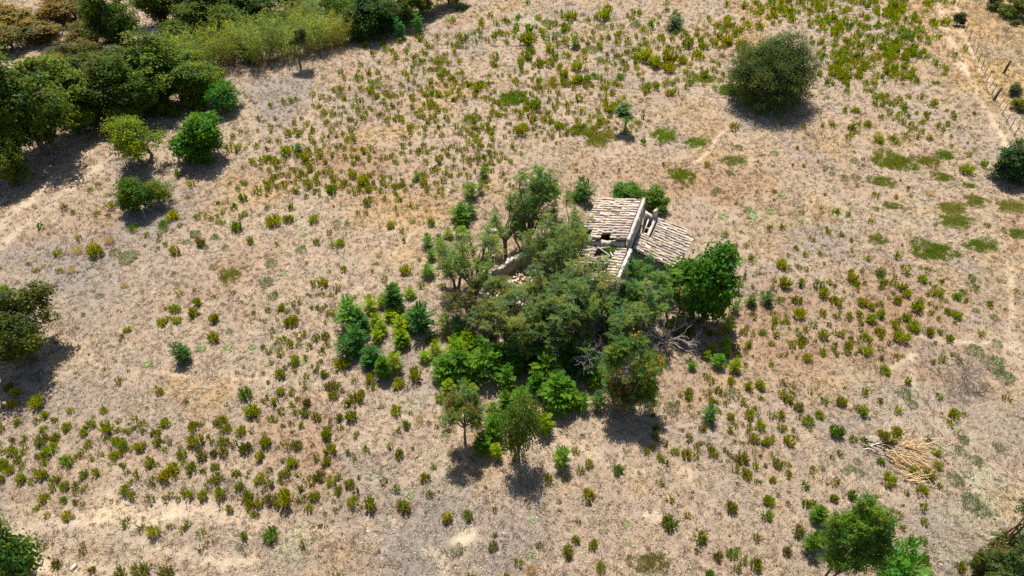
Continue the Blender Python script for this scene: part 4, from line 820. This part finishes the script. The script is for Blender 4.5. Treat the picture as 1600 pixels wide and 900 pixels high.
for w in SH.split():
    x, y, s_ = w.split(','); c = 'o'
    if s_[-1] in 'gyb': c = s_[-1]; s_ = s_[:-1]
    shr.append((float(x), float(y), float(s_), c))
shr.sort(key=lambda v: -v[2])
rnd = random.Random(4); items = []
def foot(px, py, s_): return at(px, py + s_ * .42)
for x, y, s_, c in shr[:300]:
    p = foot(x, y, s_); d = s_ * mpp(p) * rnd.uniform(.92, 1.12); base, tone = TONE[c]
    o = obj('shrub', rnd.choice(TUFT)); o.location = (p[0], p[1], p[2] - .02); o.rotation_euler = (rnd.uniform(-.06, .06), rnd.uniform(-.06, .06), rnd.uniform(0, 6.28))
    o.scale = (d * rnd.uniform(.9, 1.1), d * rnd.uniform(.9, 1.1), d * rnd.uniform(.72, 1.22) * (.92 if s_ > 20 else 1)); v = rnd.uniform(.75, 1.3); o.color = (base[0] * v * rnd.uniform(.88, 1.12), base[1] * v, base[2] * v, 1)
    items.append((o, x, y, tone))
label_all(items, 'shrub', 'shrub', 'scattered spiky shrubs in the dry field')
# the rest of these shrubs, hundreds of small and distant ones: one object
def inside(x, y, P):
    r = False; j = len(P) - 1
    for i in range(len(P)):
        if (P[i][1] > y) != (P[j][1] > y) and x < (P[j][0] - P[i][0]) * (y - P[i][1]) / (P[j][1] - P[i][1]) + P[i][0]: r = not r
        j = i
    return r
small = [(x, y, s_, c) for x, y, s_, c in shr[300:]]
AREAS = [([(1170, -30), (1465, -30), (1450, 60), (1425, 130), (1300, 130), (1290, 60), (1200, 40)], 430, 7, 12, 'ooyg'), ([(1290, 60), (1440, 60), (1475, 130), (1445, 178), (1330, 182), (1290, 110)], 170, 6, 10, 'ooyg'),
 ([(800, 15), (1150, 15), (1160, 110), (1000, 150), (820, 130), (680, 60)], 330, 6, 11, 'oogyb'), ([(680, 80), (830, 120), (1000, 150), (1010, 205), (830, 212), (650, 150)], 320, 5, 10, 'ooyb'), ([(385, 200), (520, 130), (680, 130), (800, 205), (790, 285), (640, 310), (400, 300)], 480, 5, 10, 'oooby'),
 ([(560, 60), (700, 60), (780, 130), (640, 160), (520, 130)], 90, 6, 11, 'oogy'), ([(0, 645), (400, 660), (560, 720), (560, 790), (400, 790), (0, 760)], 110, 5, 11, 'ooby'), ([(1160, 430), (1500, 440), (1480, 540), (1200, 560)], 100, 5, 10, 'ooyb'), ([(1100, 580), (1260, 600), (1240, 800), (1020, 700)], 50, 5, 10, 'ooyb'),
 ([(430, 460), (530, 460), (540, 700), (400, 660)], 60, 5, 10, 'obby'), ([(0, 300), (1600, 200), (1600, 900), (0, 900)], 300, 3, 7, 'obybb'), ([(1150, 0), (1250, 0), (1150, 90)], 30, 8, 13, 'ooy'), ([(1320, 160), (1480, 130), (1500, 220), (1320, 220)], 40, 5, 10, 'ooy'), ([(680, 180), (820, 200), (800, 260), (700, 250)], 40, 5, 10, 'oob')]
KEEPOUT = [(990, 430, 130), (820, 440, 120), (1215, 105, 78), (1335, 850, 60), (715, 640, 30), (300, 220, 50), (215, 220, 50), (860, 540, 130), (30, 510, 50)]
for P, n_, s0, s1, cs in AREAS:
    xs = [q[0] for q in P]; ys = [q[1] for q in P]; k = 0; tries = 0
    while k < n_ and tries < n_ * 40:
        tries += 1; x, y = rnd.uniform(min(xs), max(xs)), rnd.uniform(min(ys), max(ys))
        if not inside(x, y, P) or any(math.hypot(x - a, y - b_) < r for a, b_, r in KEEPOUT): continue
        x += rnd.gauss(0, 14); y += rnd.gauss(0, 8)
        if fbm(np.array(x / 34.), np.array(y / 20.), 2) < rnd.uniform(.2, .52): continue
        small.append((x, y, rnd.uniform(s0, s1), rnd.choice(cs))); k += 1
def bake(me): 
    v = np.empty(len(me.vertices) * 3, np.float32); me.vertices.foreach_get('co', v); li = np.empty(len(me.loops), np.int32); me.loops.foreach_get('vertex_index', li)
    ls = np.empty(len(me.polygons), np.int32); me.polygons.foreach_get('loop_start', ls); mi = np.empty(len(me.polygons), np.int32); me.polygons.foreach_get('material_index', mi)
    t = np.empty(len(me.vertices) * 4, np.float32); me.attributes['tint'].data.foreach_get('color', t)
    return v.reshape(-1, 3), li.reshape(-1, 4), mi, t.reshape(-1, 4)[:, :3]
BK = [bake(me) for me in TUFTL]; b = Buf()
for x, y, s_, c in small:
    p = foot(x, y, s_); d = s_ * mpp(p) * 1.08; v, f, mi, t = rnd.choice(BK); a = rnd.uniform(0, 6.28); ca, sa = math.cos(a), math.sin(a); k = rnd.uniform(.85, 1.2)
    vv = v * np.array([d, d, d * rnd.uniform(.85, 1.25)]); vv = vv @ np.array([[ca, sa, 0], [-sa, ca, 0], [0, 0, 1]]) + np.array([p[0], p[1], p[2] - .02])
    n0 = b.n; tc = t * (np.array(TONE[c][0]) * k * .92)
    b.add(vv, f, tc); b.M[-1] = np.asarray(mi)
    if (mi == 1).any():                                           # withered leaves keep their own brown
        br = np.unique(f[mi == 1]); b.T[-1][br] = 1.0
o = obj('small_shrubs', b.mesh('small_shrubs', [M_LEAF, M_STEM]), color=(1, 1, 1)); o['kind'] = 'stuff'; o['label'] = 'countless small and distant olive-green shrubs dotted over the dry field'; o['category'] = 'shrubs'

# grey-green cushions
CU = '''168,304,10 257,357,14 179,393,15 200,400,26 305,364,15 336,369,12 322,386,10 352,386,12 292,377,12 334,415,14 527,347,13 543,350,9 471,389,16 424,409,18 416,439,20 156,461,13 359,516,12 427,461,16 433,539,17 596,634,8 1049,635,22 1147,612,19 1556,534,16 1554,495,12 1525,484,11 1412,612,20 1425,629,16 1522,545,22 1550,565,30 1570,587,25 374,852,11 715,857,18 1284,730,10 1321,735,12 1329,729,11 1342,736,15 1339,720,12 1505,685,16 1500,702,17 1525,717,18 1560,696,17 1492,747,22 1515,780,26 1535,795,22 1210,239,12 1154,229,12 1139,269,10 1121,296,12 1114,302,10 1169,327,15 1252,332,10 1319,275,11 1289,261,10 1299,271,10 1337,275,14 1335,250,14 940,41,17 925,76,18 992,39,16 856,36,17 981,70,12 869,54,13 937,92,12 590,130,16 532,147,14 1292,152,8 1284,146,6'''
CS = [cushion(200 + k) for k in range(5)]; items = []
for w in CU.split():
    x, y, s_ = map(float, w.split(',')); p = at(x, y + s_ * .2); d = s_ * mpp(p) * 1.1
    o = obj('cushion_plant', rnd.choice(CS)); o.location = p; o.rotation_euler = (0, 0, rnd.uniform(0, 6.28)); o.scale = (d, d, d * rnd.uniform(.8, 1.2)); v = rnd.uniform(.85, 1.15); o.color = (.105 * v, .135 * v, .07 * v, 1)
    items.append((o, x, y, 'grey-green'))
label_all(items, 'cushion plant', 'herb', 'grey-green cushion plants in the dry field')
HF = [herb_flat(220 + k) for k in range(3)]; items = []
for x, y, s_ in [(357, 542, 14), (394, 542, 12), (231, 569, 14), (315, 545, 14), (979, 817, 11), (832, 814, 10), (978, 849, 9), (832, 866, 12), (471, 567, 12), (418, 570, 10), (641, 774, 12), (474, 367, 11), (443, 429, 10), (1222, 307, 14), (1130, 338, 16), (1175, 340, 15), (1205, 331, 14), (805, 30, 14), (862, 34, 13), (700, 30, 12)]:
    p = at(x, y); d = s_ * mpp(p) * 1.1; o = obj('flat_herb', rnd.choice(HF)); o.location = p; o.rotation_euler = (0, 0, rnd.uniform(0, 6)); o.scale = (d, d, d); o.color = (.20, .26, .13, 1); items.append((o, x, y, 'pale green'))
label_all(items, 'flat-leaved herb', 'herb', 'pale flat herbs in the stubble')
# green grass patches
GP = [grass_patch(240 + k) for k in range(5)]
items = []
for x, y, w_, h_, c in [(1460, 394, 80, 36, 0), (1535, 385, 62, 26, 0), (1397, 254, 74, 32, 1), (1447, 252, 44, 20, 2), (1474, 243, 36, 16, 0), (1378, 284, 40, 20, 1), (1470, 277, 34, 18, 1), (1515, 291, 22, 10, 1), (1524, 314, 36, 22, 2), (1489, 325, 56, 22, 2), (1497, 346, 64, 24, 1), (1582, 324, 56, 22, 2), (1592, 366, 40, 20, 0), (1394, 322, 28, 14, 1), (1370, 375, 34, 20, 2),
        (905, 205, 40, 16, 1), (937, 218, 50, 24, 2), (1038, 212, 44, 24, 3), (1088, 223, 40, 16, 3), (1147, 251, 50, 16, 1), (1065, 275, 48, 26, 1), (800, 155, 50, 24, 0), (737, 187, 32, 20, 1), (1100, 124, 50, 14, 1), (1138, 142, 40, 22, 0), (895, 310, 34, 28, 3), (612, 150, 28, 10, 2), (360, 431, 42, 26, 2), (1017, 880, 66, 44, 2), (677, 532, 34, 20, 1), (720, 14, 26, 10, 0), (1402, 16, 30, 10, 3), (1210, 300, 10, 6, 2), (1020, 650, 8, 6, 1)]:
    p = at(x, y); k = mpp(p); c1 = proj(p + np.array([0, 1., 0]))[1] - proj(p)[1]
    o = obj('grass_patch', rnd.choice(GP)); o.location = (p[0], p[1], p[2] - .01); sx = w_ * k * 1.15; sy = h_ / abs(c1) * 1.15
    o.scale = (sx, sy, max(3.2, 1.7 * min(sx, sy))); o.rotation_euler = (0, 0, rnd.choice([0, 3.14]) + rnd.uniform(-.15, .15)); o.color = [(.092, .130, .028, 1), (.118, .138, .034, 1), (.145, .140, .045, 1), (.115, .155, .025, 1)][c]
    items.append((o, x, y, ['fresh green', 'soft green', 'faded green', 'bright green'][c]))
label_all(items, 'grass patch', 'grass patch', 'green grass patches in the dry field')
for o, x, y, t_ in items:
    if (x, y) == (1460, 394): o['label'] = 'largest green grass patch, at right below the small pale stone'
    if (x, y) == (1017, 880): o['label'] = 'wide faded grass patch at the bottom edge right of centre'
ST = [straw_tuft(260 + k) for k in range(3)]; items = []
for x, y, s_ in [(122, 389, 15), (172, 372, 16), (112, 420, 12), (146, 380, 12), (196, 444, 10), (592, 397, 9), (655, 652, 12), (1450, 300, 10), (830, 886, 16), (703, 705, 10), (595, 270, 8)]:
    p = at(x, y + s_ * .4); d = s_ * mpp(p) * 1.2; o = obj('straw_tuft', rnd.choice(ST)); o.location = p; o.scale = (d, d, d); o.color = (.62, .45, .20, 1); items.append((o, x, y, 'straw-yellow'))
label_all(items, 'dry grass tuft', 'grass tuft', 'bleached grass tufts')

# ------------------------------------------------------------------ saplings round the ruin and in the field: middle x, y, width, height in photo pixels, tone
SP = '''466,230,15,16,d 756,266,17,26,g 734,297,25,30,g 751,291,14,26,g 712,335,36,34,b 737,327,18,26,d 722,362,18,22,y 702,364,16,20,y 688,375,16,24,d 669,375,19,26,b 673,397,16,20,b 670,422,22,24,b 912,297,28,42,d 295,550,28,38,d
617,467,34,40,d 580,476,20,24,y 547,500,40,44,b 565,505,30,36,d 555,532,34,38,d 578,552,30,30,d 602,575,28,34,b 618,566,24,28,y 666,490,40,46,d 590,502,22,22,y 597,515,18,18,y 590,524,17,20,y 615,491,24,16,y 632,507,26,22,y 638,500,18,20,y 629,529,27,24,y 600,470,18,18,y 641,458,16,14,y 696,507,20,34,g 716,510,17,28,d 685,572,36,34,b 682,546,18,24,y 665,556,16,16,y 712,544,24,36,y 732,532,28,34,y 748,568,52,44,b 720,565,26,30,b 780,557,38,36,b 800,560,30,36,d 785,597,28,36,b 702,605,18,20,y 727,607,14,18,y 741,609,14,18,y 735,545,26,30,y
857,585,48,46,b 857,622,46,46,b 885,612,32,36,b 897,627,26,28,b 857,658,28,30,y 807,567,30,34,b 890,562,36,40,d 917,582,36,38,b 934,627,20,28,d 925,600,14,18,y 805,622,26,34,b 754,694,28,32,b 775,706,17,22,y 762,668,34,38,b 838,600,30,34,b 830,555,30,36,d 770,645,22,28,g 790,628,26,30,g
1136,506,23,26,y 1132,534,15,16,y 1112,542,13,18,y 1104,554,13,14,y 1120,564,21,24,b 1132,547,16,18,y 1147,571,20,22,y 1106,645,23,28,d 876,716,24,32,b 1197,465,20,24,d 1080,570,13,15,b 1275,802,30,24,g 1266,845,28,30,g 897,66,14,24,d 1147,480,16,20,g 1172,468,17,22,g 1060,520,16,20,g 1049,505,16,20,y 651,275,12,14,g 908,475,10,10,g 617,447,14,12,b 720,520,22,30,d 758,540,26,30,b'''
SC = {'d': ((.044, .095, .026), 'deep green'), 'b': ((.066, .126, .022), 'bright green'), 'g': ((.072, .115, .022), 'mid green'), 'y': ((.125, .165, .022), 'lime green')}
items = []; KN = ['sap1', 'sap2', 'sap3', 'sap4', 'sap5']
for i, w in enumerate(SP.split()):
    x, y, ww, hh, c = w.split(','); x, y, ww, hh = map(float, (x, y, ww, hh)); p = at(x, y + hh * .42)
    kn = KN[i % 2] if ww < 26 else KN[2 + i % 3]; parts, H, Wd = PROTO[kn]
    k = mpp(p); big = 1.3 if 530 < x < 960 and y > 440 else 1.12; sx = ww * k * big / Wd; h = big / 1.12 * max(.5, rise(p, y - hh * .48) * .95)
    o = empty('sapling', (p[0], p[1], p[2] - .03), rnd.uniform(0, 6.28), (sx, sx, h / H * .9))
    v = rnd.uniform(.9, 1.12); base, tone = SC[c]
    for pn, me in parts.items(): obj(pn, me, o, tuple(q * v for q in base) if pn == 'crown' else (1, 1, 1))
    items.append((o, x, y, tone))
label_all(items, 'pinnate-leaved sapling', 'sapling', 'young saplings spreading from the ruin')

# ------------------------------------------------------------------ wire fence, upper right
FP = [(1484, -22), (1490, -6), (1495, 10), (1499, 24), (1504, 38), (1508, 50), (1513, 62), (1518, 75), (1523, 87), (1528, 98), (1533, 108), (1537, 118), (1541, 127), (1546, 137), (1550, 147), (1555, 158), (1560, 169), (1565, 180), (1571, 192), (1577, 202), (1584, 213), (1592, 226), (1602, 242)]
p0 = at(*FP[0]); fence = empty('wire_fence', p0); F0 = np.array(p0)
tag(fence, 'thin wooden post and wire fence along the upper right field edge', 'fence')
def post_mesh(seed, r=.042, h=1.3):
    rs = np.random.RandomState(seed); b = Buf(); tube(b, [(0, 0, -.3), (rs.normal(0, .02), 0, h * .5), (rs.normal(0, .03), rs.normal(0, .03), h)], [r * 1.1, r, r * .9], 6)
    V = b.V[0]; b.F.append(np.array([list(range(12, 18))])); b.M.append(np.zeros(1)); return b.mesh('post', [M_POST])
PM = [post_mesh(k) for k in range(4)]; tops = []
for k, q in enumerate(FP):
    p = at(*q); o = obj('post', PM[k % 4], fence); o.location = p - F0; o.rotation_euler = (rnd.uniform(-.07, .07), rnd.uniform(-.09, .09), k); s_ = rnd.uniform(.88, 1.1); o.scale = (1, 1, s_); tops.append(p - F0)
for hz in (.45, .85, 1.25):
    b = Buf(); P = []
    for a, c in zip(tops[:-1], tops[1:]): P += [a + [0, 0, hz], (a + c) / 2 + [0, 0, hz - .03]]
    tube(b, np.array(P + [tops[-1] + [0, 0, hz]]), .008, 4); obj('wire', b.mesh('wire', [M_WIRE]), fence)
for q, h, r, lab in [((1568, 115), 1.7, .16, 'short thick dark post standing alone beyond the fence'), ((1552, 157), 1.6, .14, 'leaning thick dark stump in the fence line')]:
    p = at(*q); o = obj('thick_post', post_mesh(9, r, h)); o.location = p; o.rotation_euler = (0, .12 if h < 1.65 else .02, 0); tag(o, lab, 'post')

# ------------------------------------------------------------------ pile of cut canes, lower right
pc = at(1408, 722); pile = empty('cane_pile', pc); tag(pile, 'heap of pale cut canes and branches lying in the stubble', 'brush pile')
CM = [stick_mesh(1.0, .016, 300 + k, M_CANE, .07, 4, 'cane') for k in range(6)]; BM = [stick_mesh(1.0, .02, 320 + k, M_DEAD, .12, 5, 'branch') for k in range(4)]
rs = np.random.RandomState(8); P0 = np.array(pc)
def lay(px, py, ang, L, me, nm, col, lift, thick=1.):
    q = at(px, py) - P0; o = obj(nm, me, pile, col); o.location = (q[0], q[1], q[2] + lift); o.rotation_euler = (0, -rs.uniform(-.10, .16), ang); o.scale = (L, thick * rs.uniform(.8, 1.5), thick * rs.uniform(.8, 1.5))
for k in range(230):                                    # main bundle: butts at the upper left, tips fanned to the lower right
    t = rs.rand(); px = 1378 + 36 * t + rs.normal(0, 7); py = 696 + 26 * t + rs.normal(0, 8)
    ang = R(rs.normal(-40, 16)) if t > .3 else R(rs.normal(-18, 22))
    v = rs.uniform(.5, 1.3); lay(px, py, ang, rs.uniform(.9, 2.1), CM[k % 6], 'cane', (v, v * rs.uniform(.9, 1.02), v * rs.uniform(.8, 1.05)), rs.uniform(.02, .4) * (1 - .4 * abs(t - .4)), 1.05)
for k in range(45):
    px = rs.normal(1418, 12); py = rs.normal(698, 6); v = rs.uniform(.85, 1.35); lay(px, py, R(rs.normal(-5, 18)), rs.uniform(.7, 1.4), CM[k % 6], 'cane', (v, v, v), rs.uniform(.02, .4), 1.2)
for k in range(30):
    px = rs.normal(1425, 10); py = rs.normal(748, 4); v = rs.uniform(.9, 1.3); lay(px, py, R(rs.normal(8, 10)), rs.uniform(.8, 1.6), CM[k % 6], 'cane', (v, v, v), rs.uniform(.02, .25), 1.2)
for k in range(18):
    px = rs.uniform(1345, 1385); py = 698 + rs.normal(0, 9); v = rs.uniform(.85, 1.3); lay(px, py, R(rs.normal(0, 24)), rs.uniform(.8, 1.6), BM[k % 4], 'branch', (v, v * .96, v * .9), rs.uniform(.02, .4), 1.5)
for k in range(20):
    px = rs.uniform(1380, 1480); py = rs.uniform(690, 765); v = rs.uniform(.9, 1.3); lay(px, py, R(rs.uniform(-80, 60)), rs.uniform(.5, 1.1), CM[k % 6], 'cane', (v, v, v), .03)

# loose stones and clods, thickest on the stony bank and along the tracks
rs = np.random.RandomState(77); b = Buf(); sx_ = rs.uniform(-60, 60, 26000); sy_ = rs.uniform(12, 80, 26000)
pa, o_, g_, r_, q_ = cover(sx_, sy_); bank = np.exp(-((sx_ + 20) / 13) ** 2 - ((sy_ - 19) / 6) ** 2)
sel = np.where(rs.rand(26000) < .012 + .10 * pa + .22 * bank)[0]; TM = np.empty(len(STN[0].vertices) * 3, np.float32)
SV = []
for me in STN:
    v = np.empty(len(me.vertices) * 3, np.float32); me.vertices.foreach_get('co', v); SV.append(v.reshape(-1, 3))
SF = np.array([(i * 7 + j, i * 7 + (j + 1) % 7, (i + 1) * 7 + (j + 1) % 7, (i + 1) * 7 + j) for i in range(1, 4) for j in range(7)])
for i in sel:
    d = rs.uniform(.05, .16) * (1 + (rs.rand() < .05)); a = rs.rand() * 6.28; ca, sa = math.cos(a), math.sin(a)
    v = SV[rs.randint(4)] * np.array([d, d * rs.uniform(.6, 1), d * rs.uniform(.6, 1.1)]); v = v @ np.array([[ca, sa, 0], [-sa, ca, 0], [0, 0, 1]])
    b.add(v + np.array([sx_[i], sy_[i], float(hgt(sx_[i], sy_[i])) + d * .1]), SF, rs.uniform(.75, 1.25))
o = obj('loose_stones', b.mesh('loose_stones', [M_STONE])); o['kind'] = 'stuff'; o['label'] = 'small pale stones and clods strewn over the dry field'; o['category'] = 'stones'
